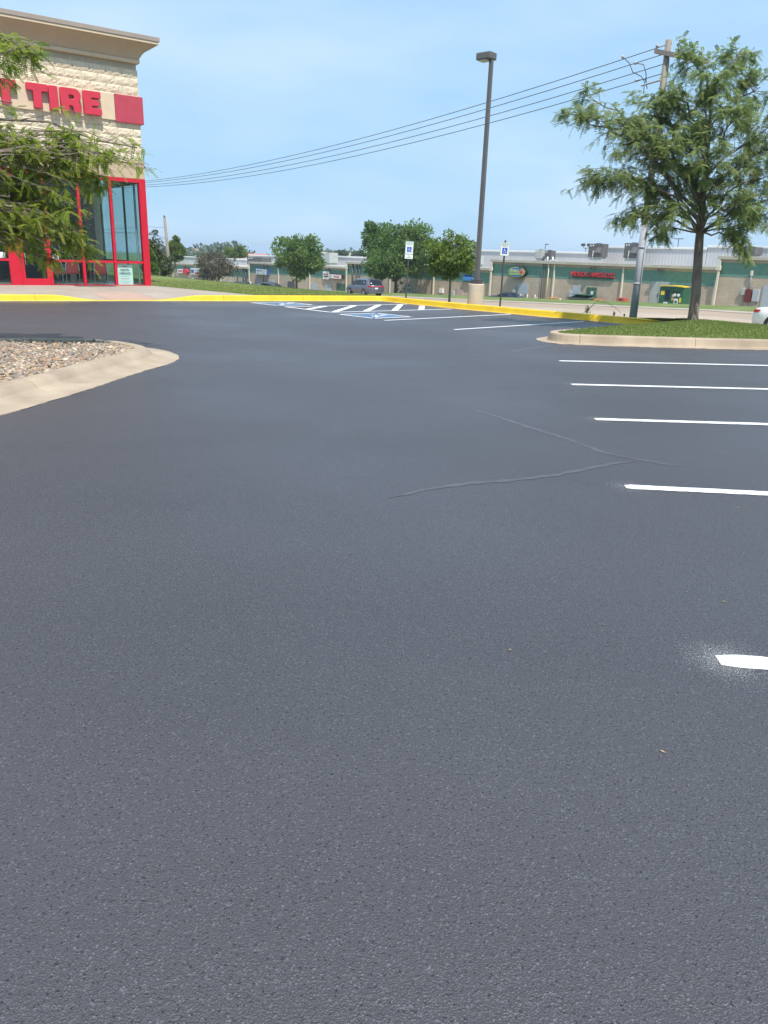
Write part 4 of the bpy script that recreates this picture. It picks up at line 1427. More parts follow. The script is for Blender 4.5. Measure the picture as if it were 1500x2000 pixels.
m.build('body', m_dumpgreen, dm)
MB().box(-1.2, 1.2, -.8, -.752, .98, 1.07).build('rim', m_hvac, dm)
for s_ in (-1, 1):
    MB().cbox(s_ * .56 - .54, s_ * .56 + .54, -.74, .5, 1.36, 1.40, .01).build('lid', m_dgreen, dm)
    MB().cbox(s_ * 1.0 - .25, s_ * 1.0 + .25, -.95, -.70, .55, .70, .02).build('fork_pocket', m_dumpgreen, dm)
vm = thing('vending_kiosk', 'dark green kiosk with yellow canopy by the double doors', 'kiosk', mpt(5.85, -.9, mzb(5.85)), MA)
MB().cbox(-1.12, -.01, -.5, .7, 0, 2.25, .03).build('left_body', m_dgreen, vm)
MB().cbox(.0, 1.15, -.5, .7, 0, 2.25, .03).build('right_body', m_dgreen, vm)
MB().box(-.55, -.08, -.515, -.501, 1.15, 2.0).build('dark_screen', M('navy_screen', (.01, .015, .04), .3), vm)
m = MB()
ar_ = [(-1.12 + 2.3 * k / 10, 2.26 + .07 * math.sin(math.pi * k / 10)) for k in range(11)]
m.slab_xz(ar_ + [(x_, z_ + .08) for x_, z_ in reversed(ar_)], -.62, .3)
m.build('canopy', m_yel2, vm)
for x0, x1, z0, z1, mt in ((-.98, -.62, 1.55, 1.9, m_yel2), (-.62, -.2, .82, .97, m_whitep), (.12, .30, 1.45, 1.65, M('pale_pink', (.7, .45, .38), .5)), (.10, .32, 1.15, 1.38, m_orange), (.36, .74, .85, 1.30, m_whitep), (.84, 1.02, 1.0, 1.4, m_yel2)):
    MB().box(x0, x1, -.512, -.501, z0, z1).build('decal', mt, vm)
MB().box(.44, .66, -.518, -.513, .93, 1.15).build('decal_mark', m_dgreen, vm)
MB().box(.15, .85, -.53, -.501, 1.78, 1.9).build('slot', m_black, vm)
for cx in (.38, .72):
    m = MB(); m.tube([(cx, -.501, 1.62), (cx, -.52, 1.62)], .13, 16); m.build('dial', m_whitep, vm)
text_mesh('LOVE PETS', .2, .003, m_whitep, 'lettering', vm, (-.5, -.507, .55), .004, .85)
MB().box(-1.06, -.95, -.509, -.501, .5, .68).build('lettering_mark', m_whitep, vm)

# ---- roof plant
def hvac(x, y, z, w, d, h, label, mat, hood=True):
    o = thing('rooftop_unit', label, 'hvac unit', mpt(x, y, z), MA, 'roof plant on the shops')
    MB().cbox(-w / 2 + .12, w / 2 - .12, -d / 2 + .1, d / 2 - .1, 0, .28, .02).build('curb_base', m_hvacpale, o)
    bd = MB().cbox(-w / 2, w / 2, -d / 2, d / 2, .281, h, .03).build('cabinet', mat, o)
    for k in range(3):
        MB().cbox(-w / 2 + .08 + k * w * .22, -w / 2 + .02 + (k + .85) * w * .22, -d / 2 - .012, -d / 2 - .001, h * .45, h - .08, .005).build('panel', mat, o)
    MB().box(-w * .38, -w * .32, -d / 2 - .03, -d / 2 - .013, h - .28, h - .10).build('vent', m_whitep, o)
    MB().box(-w * .22, -w * .13, -d / 2 - .03, -d / 2 - .013, h - .24, h - .12).build('vent', m_whitep, o)
    if hood:
        m = MB()
        m.add([(w * .12, -d / 2, h * .78), (w * .46, -d / 2, h * .78), (w * .46, -d / 2 - .55, h * .45), (w * .12, -d / 2 - .55, h * .45), (w * .12, -d / 2, h * .40), (w * .46, -d / 2, h * .40)], [(0, 3, 2, 1), (0, 4, 3), (1, 2, 5), (3, 4, 5, 2)])
        m.build('intake_hood', mat, o)
        MB().tube([(-w * .1, -d / 2 - .12, .1), (-w * .1, -d / 2 - .12, h * .55), (-w * .1, -d / 2, h * .55)], .035, 6).build('drain_pipe', m_whitep, o)
    fan = MB(); fan.tube([(0, 0, h), (0, 0, h + .06)], min(w, d) * .3, 16); fan.build('fan_grille', m_dark, o)
    return o
hvac(-7.95, 7.0, 1.95, 1.75, 1.0, 1.6, 'big dark rooftop unit with intake hood left of the grey utility pole', m_hvac)
hvac(-3.7, 7.0, 1.95, 1.65, 1.0, 1.7, 'dark rooftop unit directly behind the grey utility pole', m_hvac)
hvac(-15.0, 6.4, 1.62, 1.0, .8, 1.2, 'pale green-grey rooftop unit above the yellow wall pipe', m_hvacpale, False)
hvac(-13.7, 6.4, 1.62, .9, .8, 1.15, 'brownish rooftop unit beside the pale one above the wall pipes', m_hvac, False)
hvac(-24.2, 6.0, .72, 1.5, .9, 1.25, 'silvery rooftop unit just right of the tall light pole', m_hvacpale)
hvac(8.1, 7.0, 2.48, 1.7, 1.5, .95, 'flat dark rooftop unit at the far right of the roof', m_hvac, False)
hvac(-58.2, 6.5, .07, 2.6, 1.6, 1.7, 'dark rooftop unit between the round tree and the maple', m_hvac, False)
hvac(-54.4, 6.5, .07, 2.0, 1.6, 1.75, 'tall grey rooftop unit left of the maple', m_hvacpale, False)
hvac(-62.0, 6.5, .07, 1.8, 1.6, 1.7, 'pale rooftop unit right of the round tree', m_hvacpale, False)
hvac(-73.3, 6.0, -.73, 4.4, 2.0, 1.45, 'wide dark rooftop unit above the brown-leaved tree', m_hvac, False)
for x, z_, zt, lb in ((-12.9, 1.62, 2.1, 'left of two short white roof vents'), (-12.2, 1.62, 2.1, 'right of two short white roof vents')):
    o = thing('roof_vent', lb, 'vent', mpt(x, 5.0, z_))
    m = MB(); m.tube([(0, 0, 0), (0, 0, zt - z_), (0, 0, zt - z_ + .02)], [.09, .09, .05], 10); m.build('pipe', m_whitep, o, True)
fl = thing('roof_floodlight', 'twin black floodlights on a short roof mast', 'floodlight', mpt(-11.4, 9.6, 2.65), MA)
MB().tube([(0, 0, 0), (0, 0, .5)], .04, 6).build('mast', m_dark, fl)
MB().tube([(-.36, 0, .68), (-.3, 0, .5), (.3, 0, .5), (.36, 0, .68)], .03, 6).build('yoke', m_dark, fl)
for s_ in (-1, 1):
    MB().cbox(s_ * .38 - .2, s_ * .38 + .2, -.14, .14, .70, .98, .03).build('lamp_head', m_dark, fl)
def roof_lamp(x, y, z, h, arm, label):
    o = thing('roof_lamp', label, 'lamp', mpt(x, y, z), MA)
    MB().tube([(0, 0, 0), (0, 0, h)], .04, 6).build('mast', m_dark, o)
    if arm == 1:
        MB().cbox(-.03, .45, -.08, .08, h, h + .09, .02).build('lamp_head', m_dark, o)
    else:
        MB().cbox(-.5, .5, -.08, .08, h, h + .07, .02).build('lamp_head', m_dark, o)
roof_lamp(-17.0, 9.6, 2.6, .85, 1, 'small lamp with one arm on the roof ridge left of the twin floodlights')
roof_lamp(-.45, 9.6, 3.25, .9, 2, 'small T-shaped lamp on the roof beneath the right tree')
roof_lamp(8.7, 9.6, 3.3, .9, 1, 'thin lamp on the roof at the right edge')

# ---------------------------------------------------------------- vehicles
def loft(rings, mat, name, parent):
    m = MB()
    n = len(rings[0])
    for r in rings:
        for x, y, z in r: m.v.append((x, y, z))
        for x, y, z in reversed(r[:-1]): m.v.append((x, -y, z))
    q = 2 * n - 1
    for i in range(len(rings) - 1):
        for j in range(q - 1):
            a = i * q + j
            m.f.append((a, a + 1, a + q + 1, a + q))
        m.f.append((i * q + q - 1, i * q, i * q + q, i * q + 2 * q - 1))
    for base_, flip in ((0, False), ((len(rings) - 1) * q, True)):
        for j in range(n - 1):
            f = (base_ + j, base_ + q - 1 - j, base_ + q - 2 - j, base_ + j + 1) if j < n - 2 else (base_ + j, base_ + q - 1 - j, base_ + j + 1)
            m.f.append(tuple(reversed(f)) if flip else f)
    o = m.build(name, mat, parent, True)
    md = o.data
    return o

def vehicle(kind, label, cat, loc, rz, paint, group=None):
    v = thing({'van': 'minivan', 'sedan': 'sedan'}[kind], label, cat, loc, rz, group)
    if kind == 'van':
        X = [  # per ring: x at six levels, half widths, heights
            ([.16, .02, .0, .04, .34, .50, .52], [.86, .93, .95, .93, .74, .60, 0], [.30, .48, .80, 1.05, 1.62, 1.70, 1.715]),
            ([.6, .6, .6, .6, .75, .8, .8], [.90, .98, 1.0, .97, .78, .62, 0], [.26, .44, .80, 1.06, 1.66, 1.735, 1.75]),
            ([1.6] * 7, [.90, .99, 1.0, .97, .80, .64, 0], [.24, .44, .80, 1.04, 1.67, 1.75, 1.765]),
            ([2.7] * 7, [.90, .99, 1.0, .97, .79, .64, 0], [.24, .44, .80, 1.02, 1.63, 1.72, 1.74]),
            ([3.2, 3.2, 3.2, 3.2, 3.15, 3.1, 3.1], [.90, .99, 1.0, .96, .77, .62, 0], [.24, .44, .80, 1.01, 1.55, 1.64, 1.66]),
            ([4.05] * 7, [.90, .98, .98, .94, .86, .70, 0], [.24, .44, .80, 1.00, 1.06, 1.10, 1.12]),
            ([4.75] * 7, [.88, .95, .93, .88, .80, .6, 0], [.26, .44, .72, .86, .90, .93, .95]),
            ([5.08, 5.12, 5.10, 5.02, 4.99, 4.97, 4.97], [.74, .82, .80, .74, .66, .5, 0], [.30, .44, .62, .76, .80, .82, .83])]
        wheels, wr = (.98, 4.05), .35
        Lt = [(.02, .93)]
    else:
        X = [
            ([.12, .0, .02, .06, .10, .14, .15], [.78, .86, .88, .86, .80, .60, 0], [.30, .46, .74, .92, .99, 1.03, 1.04]),
            ([.55] * 7, [.82, .90, .92, .90, .80, .62, 0], [.24, .42, .72, .94, 1.04, 1.07, 1.08]),
            ([1.0, 1.0, 1.0, 1.0, 1.05, 1.08, 1.1], [.84, .91, .92, .90, .78, .60, 0], [.22, .42, .72, .95, 1.08, 1.12, 1.13]),
            ([1.75] * 7, [.84, .91, .92, .89, .66, .52, 0], [.20, .42, .72, .95, 1.38, 1.43, 1.445]),
            ([2.6] * 7, [.84, .91, .92, .89, .66, .52, 0], [.20, .42, .72, .94, 1.40, 1.45, 1.46]),
            ([3.5] * 7, [.84, .91, .91, .88, .78, .60, 0], [.20, .42, .72, .93, .99, 1.02, 1.03]),
            ([4.3] * 7, [.82, .89, .87, .83, .72, .55, 0], [.22, .42, .64, .78, .84, .87, .88]),
            ([4.66, 4.72, 4.70, 4.64, 4.60, 4.58, 4.58], [.62, .72, .70, .64, .56, .4, 0], [.28, .42, .56, .68, .71, .73, .74])]
        wheels, wr = (.98, 3.72), .33
    rings = [list(zip(*r)) for r in X]
    loft(rings, paint, 'body', v)
    def surf(i, k, s, side, off):
        """point between belt and roof edge; i = ring index with fraction k"""
        a, c = rings[i], rings[i + 1]
        p = Vector(a[3]).lerp(Vector(a[4]), s).lerp(Vector(c[3]).lerp(Vector(c[4]), s), k)
        return (p.x, side * (p.y + off), p.z + off * .3)
    wins = [(0, .85, 1, .98), (2, .05, 2, .95), (3, .05, 3, 1.0)] if kind == 'van' else [(2, .35, 2, .98), (3, .05, 3, .95), (4, .05, 4, .45)]
    if kind == 'van': wins = [(1, .0, 1, .96), (2, .02, 2, .96), (3, .02, 4, .55)]
    for side in (1, -1):
        for i0, k0, i1, k1 in wins:
            st_ = [(i0, k0)] + ([(i0, .999), (i1, 0.001)] if i1 != i0 else []) + [(i1, k1)]
            m = MB()
            for i, k in st_:
                sl, sh = (.10, .90)
                m.v += [surf(i, k, sl, side, .008), surf(i, k, sh, side, .008)]
            for j in range(len(st_) - 1):
                f = (2 * j, 2 * j + 2, 2 * j + 3, 2 * j + 1)
                m.f.append(f if side < 0 else tuple(reversed(f)))
            m.build('side_window', m_carglass, v)
        mir = MB().cbox(0, .18, -.09, .09, -.07, .08, .03).build('mirror', paint, v)
        mir.location = ((3.35 if kind == 'van' else 3.0), side * 1.03 * (1 if kind == 'van' else .95), 1.08 if kind == 'van' else 1.0)
        for x in wheels:
            w = empty('wheel'); w.parent = v; w.location = (x, side * (.915 if kind == 'van' else .835), wr)
            tyre(w, wr, .23); rim(w, wr * .64, .24)
            m = MB(); m.tube([(x, side * .70, wr + .02), (x, side * (1.0 if kind == 'van' else .918), wr + .02)], wr + .055, 20); m.build('wheel_arch', m_black, v)
    # rear and front screens, lamps, plate, bumper
    if kind == 'van':
        MB().add([(.075, -.78, 1.12), (.075, .78, 1.12), (.31, .66, 1.60), (.31, -.66, 1.60)], [(0, 3, 2, 1)]).build('rear_window', m_carglass, v)
        MB().cbox(.30, .62, -.66, .66, 1.685, 1.735, .015).build('roof_spoiler', paint, v)
        for s_ in (-1, 1):
            MB().cbox(-.005, .22, s_ * .80 - .145, s_ * .80 + .145, .93, 1.09, .02).build('taillight', M('taillight_red', (.45, .01, .015), .25), v)
        MB().cbox(-.008, .05, -.64, .64, .95, 1.03, .01).build('light_bar', MATS['taillight_red'], v)
        MB().box(-.012, -.002, -.16, .16, .74, .89).build('number_plate', m_whitep, v)
        MB().cbox(-.03, .2, -.88, .88, .32, .50, .03).build('bumper', M('van_bumper', (.09, .09, .10), .6), v)
        MB().box(.10, .105, .50, .66, 1.28, 1.38).build('window_sticker', m_whitep, v)
        MB().add([(4.06, -.80, 1.115), (4.06, .80, 1.115), (3.14, .68, 1.60), (3.14, -.68, 1.60)], [(0, 1, 2, 3)]).build('windscreen', m_carglass, v)
    else:
        MB().add([(1.10, -.70, 1.12), (1.10, .70, 1.12), (1.72, .58, 1.41), (1.72, -.58, 1.41)], [(0, 3, 2, 1)]).build('rear_window', m_carglass, v)
        MB().add([(3.46, -.72, 1.03), (3.46, .72, 1.03), (2.62, .58, 1.43), (2.62, -.58, 1.43)], [(0, 1, 2, 3)]).build('windscreen', m_carglass, v)
        for s_ in (-1, 1):
            m = MB()
            y0, y1 = (s_ * .52, s_ * .905)
            m.add([(.012, y0, .78), (.04, s_ * .865, .80), (.33, s_ * .915, .86), (.38, s_ * .905, .95), (.06, s_ * .845, .955), (.05, y0, .95)], [(0, 1, 4, 5), (1, 2, 3, 4)] if s_ > 0 else [(5, 4, 1, 0), (4, 3, 2, 1)])
            for i_ in range(len(m.v)):
                x_, yy, zz = m.v[i_]
                m.v[i_] = (x_ - .012, yy + s_ * .01, zz)
            m.build('taillight', M('taillight_red', (.45, .01, .015), .25), v)
        MB().box(-.005, .01, -.16, .16, .60, .74).build('number_plate', m_whitep, v)
        MB().cbox(-.03, .25, -.80, .80, .30, .50, .04).build('bumper', paint, v)
    for s_ in (-1, 1):
        x_ = 4.86 if kind == 'van' else 4.48
        MB().cbox(x_, x_ + .16, s_ * .62 - .14, s_ * .62 + .14, .68, .80, .03).build('headlight', m_lens, v)
    return v
def paint(name, c, met=.0):
    m = M(name, c, .3, None, metal=met)
    m.node_tree.nodes['Principled BSDF'].inputs['Coat Weight'].default_value = .6
    m.node_tree.nodes['Principled BSDF'].inputs['Coat Roughness'].default_value = .08
    return m
a_dv = math.atan2(DV.y, DV.x)
_p = tw(17.0, 15.6)
vehicle('van', 'slate grey minivan driving away behind the yellow curb', 'minivan', (_p.x, _p.y, tz(17.0, 15.6) + .03), a_dv - .16, paint('slate_paint', (.135, .14, .19), .35)).scale = (.93, .93, .93)
_p = tw(-25.6, 27.6)
vehicle('sedan', 'white sedan cut off by the right edge of the photo', 'car', (_p.x, _p.y, tz(-25.6, 27.6) + .03), a_dv + math.pi, paint('white_car_paint', (.78, .78, .76)))
for x, rz_, c, nm, lb, kd in ((-66.6, MA, (.012, .013, .016), 'black_car_paint', 'black parked van, leftmost behind the grass bank', 'van'), (-62.8, MA + .08, (.22, .26, .26), 'silver_green_paint', 'silver-green parked car beside the black van', 'sedan'), (-58.8, MA - .05, (.03, .035, .045), 'charcoal_car_paint', 'charcoal parked van left of the round tree', 'van'), (-13.9, MA, (.01, .02, .05), 'navy_car_paint', 'dark navy parked car below the oval sign', 'sedan')):
    q = mpt(x, -2.2, 0)
    zg = mzb(x) + .02
    vehicle(kd, lb, 'van' if kd == 'van' else 'car', (q.x, q.y, zg), rz_, paint(nm, c))
wp = thing('marker_post', 'short white marker post beside the charcoal parked van', 'post', mpt(-56.9, -5.6, zb(56.9) + .3))
m = MB(); m.tube([(0, 0, 0), (0, 0, 1.1), (0, 0, 1.16)], [.12, .12, .06], 10); m.build('tube', m_hvacpale, wp, True)

# ---------------------------------------------------------------- vegetation
def leaf_quads(B, D, S, L, W, fold=.25):
    """rhombic leaves: base, side, tip, side"""
    N = np.cross(D, S)
    mid = B + D * (L * .5)[:, None]
    v = np.stack([B, mid + S * W[:, None] + N * (W * fold)[:, None], B + D * L[:, None], mid - S * W[:, None] + N * (W * fold)[:, None]], 1)
    return v

def norm(a):
    return a / np.maximum(np.linalg.norm(a, axis=1, keepdims=True), 1e-9)

def fronds(B, D, up, L, nl, ll, lw, tone, jitter=.25):
    """pinnate leaves: pairs of small leaflets along a drooping rachis"""
    n = len(B)
    D = norm(D + rng.normal(0, jitter, (n, 3)))
    S = norm(np.cross(D, up))
    N = np.cross(S, D)
    V, T = [], []
    for i in range(nl):
        f = (i + 1) / nl
        pos = B + D * (L * f)[:, None] + np.array([0, 0, -1.0]) * (L * .30 * f * f)[:, None]
        size = ll * (1 - .45 * abs(f - .45))
        for sgn in (-1, 1):
            d = norm(S * sgn + D * .45 + N * rng.normal(.05, .15, (n, 1)) + np.array([0, 0, -.15]))
            s = norm(np.cross(d, N) + 1e-6)
            V.append(leaf_quads(pos, d, s, size * np.ones(n), lw * np.ones(n)))
            T.append(np.repeat(tone, 4))
    V = np.concatenate(V).reshape(-1, 3)
    return V, np.concatenate(T)

def limb_path(a, c, k=6, bow=.12, seed=None):
    a, c = np.array(a, float), np.array(c, float)
    L = np.linalg.norm(c - a)
    off = rng.normal(0, bow * L, 3) * np.array([1, 1, .4])
    t = np.linspace(0, 1, k)[:, None]
    p = a + (c - a) * t + off * np.sin(t * math.pi) * .6 + np.array([0, 0, 1.0]) * (L * .10 * np.sin(t * math.pi))
    p[1:-1] += rng.normal(0, .02 * L, (k - 2, 3))
    return p

def locust(name, label, base, trunk, r0, blobs, mat, fl, nl, ll, lw, per, droop=.25, group=None, bough=.055, low=2.2):
    """open honeylocust: limbs to blob centres, twigs through each blob, pinnate leaves along the twigs"""
    t = thing(name, label, 'tree', base, 0, group)
    bx = np.array(base)
    tr = np.array(trunk, float)
    wood, twigs = MB(), MB()
    rr = r0 * np.interp(np.linspace(0, 1, len(tr)), [0, .45, 1], [1, .8, .07])
    rr[0] = r0 * 1.3
    wood.tube([tuple(p) for p in tr], list(rr), 14)
    Bs, Ds = [], []
    for (cx, cy, cz, rx, ry, rz_, nt) in blobs:
        c = np.array([cx, cy, cz]) - bx
        # attach at a lower trunk height so limbs rise
        want = max(low, c[2] - .5 * np.linalg.norm(c[:2] - tr[-1][:2]) - .4)
        zt = tr[:, 2]
        want = min(want, zt[-1] * .97)
        a = np.array([np.interp(want, zt, tr[:, k]) for k in range(3)])
        lp_ = limb_path(a, c, 8)
        ra = float(np.interp(want, zt, rr))
        L = np.linalg.norm(c - a)
        wood.tube([tuple(p) for p in lp_], list(np.linspace(min(ra * .62, bough * (.4 + .25 * L)), .010, 8)), 7)
        for _ in range(nt):
            u = rng.uniform(.35, 1.0)
            i = u * 7
            k = int(min(i, 6))
            s0 = lp_[k] + (lp_[k + 1] - lp_[k]) * (i - k)
            d = rng.normal(0, 1, 3)
            d /= np.linalg.norm(d)
            e = c + d * np.array([rx, ry, rz_]) * rng.uniform(.55, 1.12)
            tp = limb_path(s0, e, 6, .10)
            tp[:, 2] -= np.linspace(0, 1, 6) ** 2 * droop * np.linalg.norm(e - s0) * .5
            twigs.tube([tuple(p) for p in tp], list(np.linspace(.009, .003, 6)), 3, False)
            seg = tp[1:] - tp[:-1]
            for q in range(per):
                f = rng.uniform(.25, 1.0) * 5
                kk = int(min(f, 4))
                pos = tp[kk] + seg[kk] * (f - kk)
                sd = rng.normal(0, 1, 3) * np.array([1, 1, .45])
                dirn = seg[kk] / (np.linalg.norm(seg[kk]) + 1e-9) * .7 + sd / (np.linalg.norm(sd) + 1e-9) * .9 + np.array([0, 0, -.18])
                Bs.append(pos)
                Ds.append(dirn)
    Bs, Ds = np.array(Bs), norm(np.array(Ds))
    n = len(Bs)
    # tone of each spray is its own: young sprays paler, independent of where the light falls
    tone = np.clip(rng.normal(.42, .24, n), 0, 1)
    V, T = fronds(Bs, Ds, np.array([0, 0, 1.0]) + rng.normal(0, .3, (n, 3)), fl * rng.uniform(.7, 1.2, n), nl, ll, lw, tone)
    Q = np.arange(len(V)).reshape(-1, 4)
    wood.build('trunk', m_bark, t, True)
    cr_ = mesh_np('crown', V, Q, mat, t, T)
    cr_['kind'] = 'stuff'
    twigs.build('twigs', m_bark, cr_)
    return t, n

def pxblob(px, py, Y, rpx, rpy, rd, nt):
    p = at(px, py, Y)
    s = Y * 1.06 / FPX
    return (p.x, p.y, p.z, rpx * s, rd, rpy * s, nt)

# big tree on the grass island
TB = (7.87, 20.65, .28)
tr = [tuple(at(a, b_, 20.65 + k * .04) - Vector(TB)) for k, (a, b_) in enumerate(((1351, 643), (1354, 615), (1359, 575), (1362, 530), (1365, 480), (1369, 430), (1376, 350), (1384, 270), (1392, 190), (1397, 140)))]
RB = [(1128, 216, 20.2, 48, 20, .35, 13), (1150, 190, 20.6, 22, 34, .3, 7), (1205, 240, 20.0, 55, 45, .6, 26), (1270, 225, 20.9, 50, 50, .7, 26), (1250, 290, 19.8, 65, 40, .7, 28), (1310, 315, 20.5, 60, 55, .9, 30),
      (1140, 355, 20.3, 36, 24, .35, 12), (1195, 350, 19.9, 50, 30, .6, 18), (1255, 372, 20.8, 55, 34, .8, 22), (1235, 428, 20.1, 40, 24, .5, 14), (1300, 420, 19.8, 50, 34, .7, 20), (1290, 455, 20.6, 32, 18, .4, 8),
      (1345, 118, 20.7, 34, 42, .5, 15), (1395, 150, 20.2, 50, 46, .7, 20), (1440, 105, 20.9, 34, 32, .5, 14), (1370, 215, 21.4, 50, 48, .8, 24), (1430, 230, 20.0, 58, 52, .9, 26), (1485, 170, 20.8, 45, 48, .7, 18), (1500, 250, 21.5, 55, 55, .9, 20),
      (1375, 300, 19.7, 60, 48, .8, 26), (1450, 320, 20.8, 62, 50, .9, 28), (1510, 340, 20.0, 55, 50, .8, 20), (1370, 380, 20.9, 58, 42, .9, 26), (1435, 400, 19.8, 58, 40, .8, 26), (1495, 420, 20.6, 52, 38, .8, 20), (1450, 462, 20.2, 40, 24, .5, 12), (1560, 260, 20.5, 60, 90, 1.0, 20), (1570, 380, 20.9, 60, 60, 1.0, 18), (1458, 490, 19.9, 18, 20, .25, 5), (1340, 250, 20.0, 40, 40, .6, 16), (1303, 172, 20.2, 24, 26, .35, 10), (1318, 200, 20.6, 26, 28, .4, 10)]
_, nfr = locust('honeylocust_tree', 'large airy honeylocust on the grass island, nearest the right edge', TB, tr, .135, [pxblob(a, b_, Y, rx, ry, rd, nt) for a, b_, Y, rx, ry, rd, nt in RB], l_locust_r, .21, 8, .046, .0140, 20, .06, bough=.036)
print('right tree sprays', nfr)
# young tree at the left edge, growing in the rock bed outside the frame
LB_ = (-8.1, 11.7, .10)
trl = [tuple(Vector(p) - Vector(LB_)) for p in ((-8.1, 11.7, .05), (-8.08, 11.75, .6), (-8.05, 11.9, 1.4), (-8.02, 12.1, 2.2), (-8.0, 12.25, 3.2), (-7.95, 12.35, 4.4), (-7.9, 12.4, 5.6))]
LBL = [(30, 315, 11.2, 60, 45, .5, 22), (95, 300, 10.9, 55, 34, .45, 20), (165, 295, 11.2, 55, 30, .4, 20), (225, 300, 11.0, 42, 24, .3, 13), (268, 288, 11.1, 30, 14, .2, 8), (40, 268, 11.3, 30, 22, .3, 7), (160, 262, 11.0, 22, 14, .2, 5),
       (20, 385, 10.7, 55, 42, .5, 20), (85, 370, 11.3, 55, 45, .5, 24), (150, 360, 10.9, 48, 40, .45, 20), (195, 345, 11.2, 34, 34, .35, 12), (35, 440, 11.1, 48, 34, .4, 18), (100, 430, 10.8, 48, 38, .4, 18), (145, 425, 11.2, 34, 36, .35, 12), (165, 465, 11.0, 24, 30, .25, 8), (180, 492, 11.0, 16, 14, .2, 5),
       (70, 470, 11.2, 38, 28, .3, 11), (95, 508, 11.0, 26, 14, .2, 6), (15, 465, 10.9, 34, 24, .3, 10),
       (20, 75, 11.2, 32, 24, .3, 11), (58, 88, 11.0, 28, 18, .25, 7), (10, 125, 11.4, 26, 24, .3, 9), (75, 106, 11.1, 20, 10, .15, 4), (24, 200, 11.0, 8, 8, .1, 2),
       (-60, 300, 11.0, 70, 70, .7, 9), (-120, 200, 11.2, 90, 90, .9, 7), (-75, 100, 11.0, 45, 50, .6, 8), (-200, 330, 11.0, 100, 90, 1.0, 10), (-70, 400, 10.6, 60, 60, .7, 8), (-150, 60, 11.2, 90, 70, .9, 8)]
_, nfl = locust('young_honeylocust', 'bright green honeylocust reaching in from the left edge before the store', LB_, trl, .10, [pxblob(a, b_, Y * 1.13, rx, ry, rd, nt) for a, b_, Y, rx, ry, rd, nt in LBL], l_locust_l, .17, 10, .036, .0110, 13, .20, bough=.022, low=1.7)
print('left tree sprays', nfl)

def broadleaf(name, label, base, h_trunk, crown_c, crown_r, n_cl, per, lsize, mat, r0=.12, shape=1.0, group=None, cat='tree', lean=(0, 0), clr=.28):
    """rounded tree: leaf clumps through the crown volume with gaps between them"""
    t = thing(name, label, cat, base, 0, group)
    wood = MB()
    cc = np.array(crown_c, float)
    R3 = np.array(crown_r, float)
    top = (cc[0] * .7, cc[1] * .7, cc[2] + R3[2] * .45)
    wood.tube([(0, 0, -.05), (lean[0] * .3, lean[1] * .3, h_trunk * .5), (lean[0], lean[1], h_trunk), tuple((np.array(top) + np.array([lean[0], lean[1], h_trunk])) / 2), top], [r0 * 1.3, r0, r0 * .85, r0 * .5, r0 * .15], 9)
    B, D, S, T, Ls = [], [], [], [], []
    for k in range(n_cl):
        d = rng.normal(0, 1, 3)
        d /= np.linalg.norm(d)
        rad = rng.uniform(.35, 1.0) ** .5
        wob = 1 + .20 * math.sin(3.1 * d[0] + 5 * d[2] + k % 3) + rng.normal(0, .10)
        c = cc + d * R3 * rad * wob * np.array([1, 1, 1])
        if d[2] < -.3: c[2] += R3[2] * .15
        if k % 3 == 0:
            wood.tube([tuple(p) for p in limb_path((lean[0], lean[1], h_trunk * 1.02 + .4 * max(0, c[2] - h_trunk) * .3), c, 5, .08)], [r0 * .35, r0 * .25, r0 * .15, r0 * .1, .006], 5, False)
        cr_ = clr * float(R3.mean()) * rng.uniform(.6, 1.25)
        n = int(per * rng.uniform(.6, 1.3))
        dd = norm(rng.normal(0, 1, (n, 3)))
        pos = c + dd * (rng.uniform(.2, 1, (n, 1)) ** .5) * cr_ * np.array([1.1, 1.1, .8])
        out = norm(dd + d * .5 + rng.normal(0, .5, (n, 3)) + np.array([0, 0, -.25]))
        sd = norm(np.cross(out, rng.normal(0, 1, (n, 3))))
        B.append(pos); D.append(out); S.append(sd)
        T.append(np.clip(rng.normal(.42, .22, n) + rng.normal(0, .12), 0, 1))
        Ls.append(lsize * rng.uniform(.6, 1.25, n))
    B, D, S, T, Ls = map(np.concatenate, (B, D, S, T, Ls))
    V = leaf_quads(B, D, S, Ls, Ls * .36).reshape(-1, 3)
    wood.build('trunk', m_bark, t, True)
    cr2 = mesh_np('crown', V, np.arange(len(V)).reshape(-1, 4), mat, t, np.repeat(T, 4))
    cr2['kind'] = 'stuff'
    return t

def far_tree(px, Y, ybase_z, top_py, cx_px, half_w_px, bottom_py, name, label, mat, n_cl, per, ls, r0, **kw):
    """place a tree at depth Y from the heights it reaches"""
    s = Y * 1.06 / FPX
    b = at(px, 560, Y)
    zt, zl = at(cx_px, top_py, Y).z, at(cx_px, bottom_py, Y).z
    c = at(cx_px, (top_py + bottom_py) / 2, Y)
    base = (b.x, b.y, ybase_z)
    rz_ = (zt - zl) / 2
    return broadleaf(name, label, base, zl - ybase_z + .1, (c.x - b.x, 0, (zt + zl) / 2 - ybase_z), (half_w_px * s * .92, half_w_px * s * .92, rz_ * .92), n_cl, per, ls, mat, r0, **kw)
def gz(px, Y):
    q = at(px, 560, Y)
    return tz(*to_tw(q.x, q.y)) - .02
far_tree(579, 92, gz(579, 92), 459, 584, 43, 545, 'round_tree', 'round-headed green tree alone on the far verge', l_maple, 120, 100, .26, .13)
far_tree(740, 95, gz(740, 95), 433, 737, 27, 525, 'maple_tree', 'narrow left-hand maple of the leafy pair', l_maple, 80, 100, .27, .14)
far_tree(773, 92, gz(773, 92), 432, 798, 48, 555, 'maple_tree', 'wide right-hand maple of the leafy pair behind the stacked sign', l_maple, 150, 110, .27, .20)
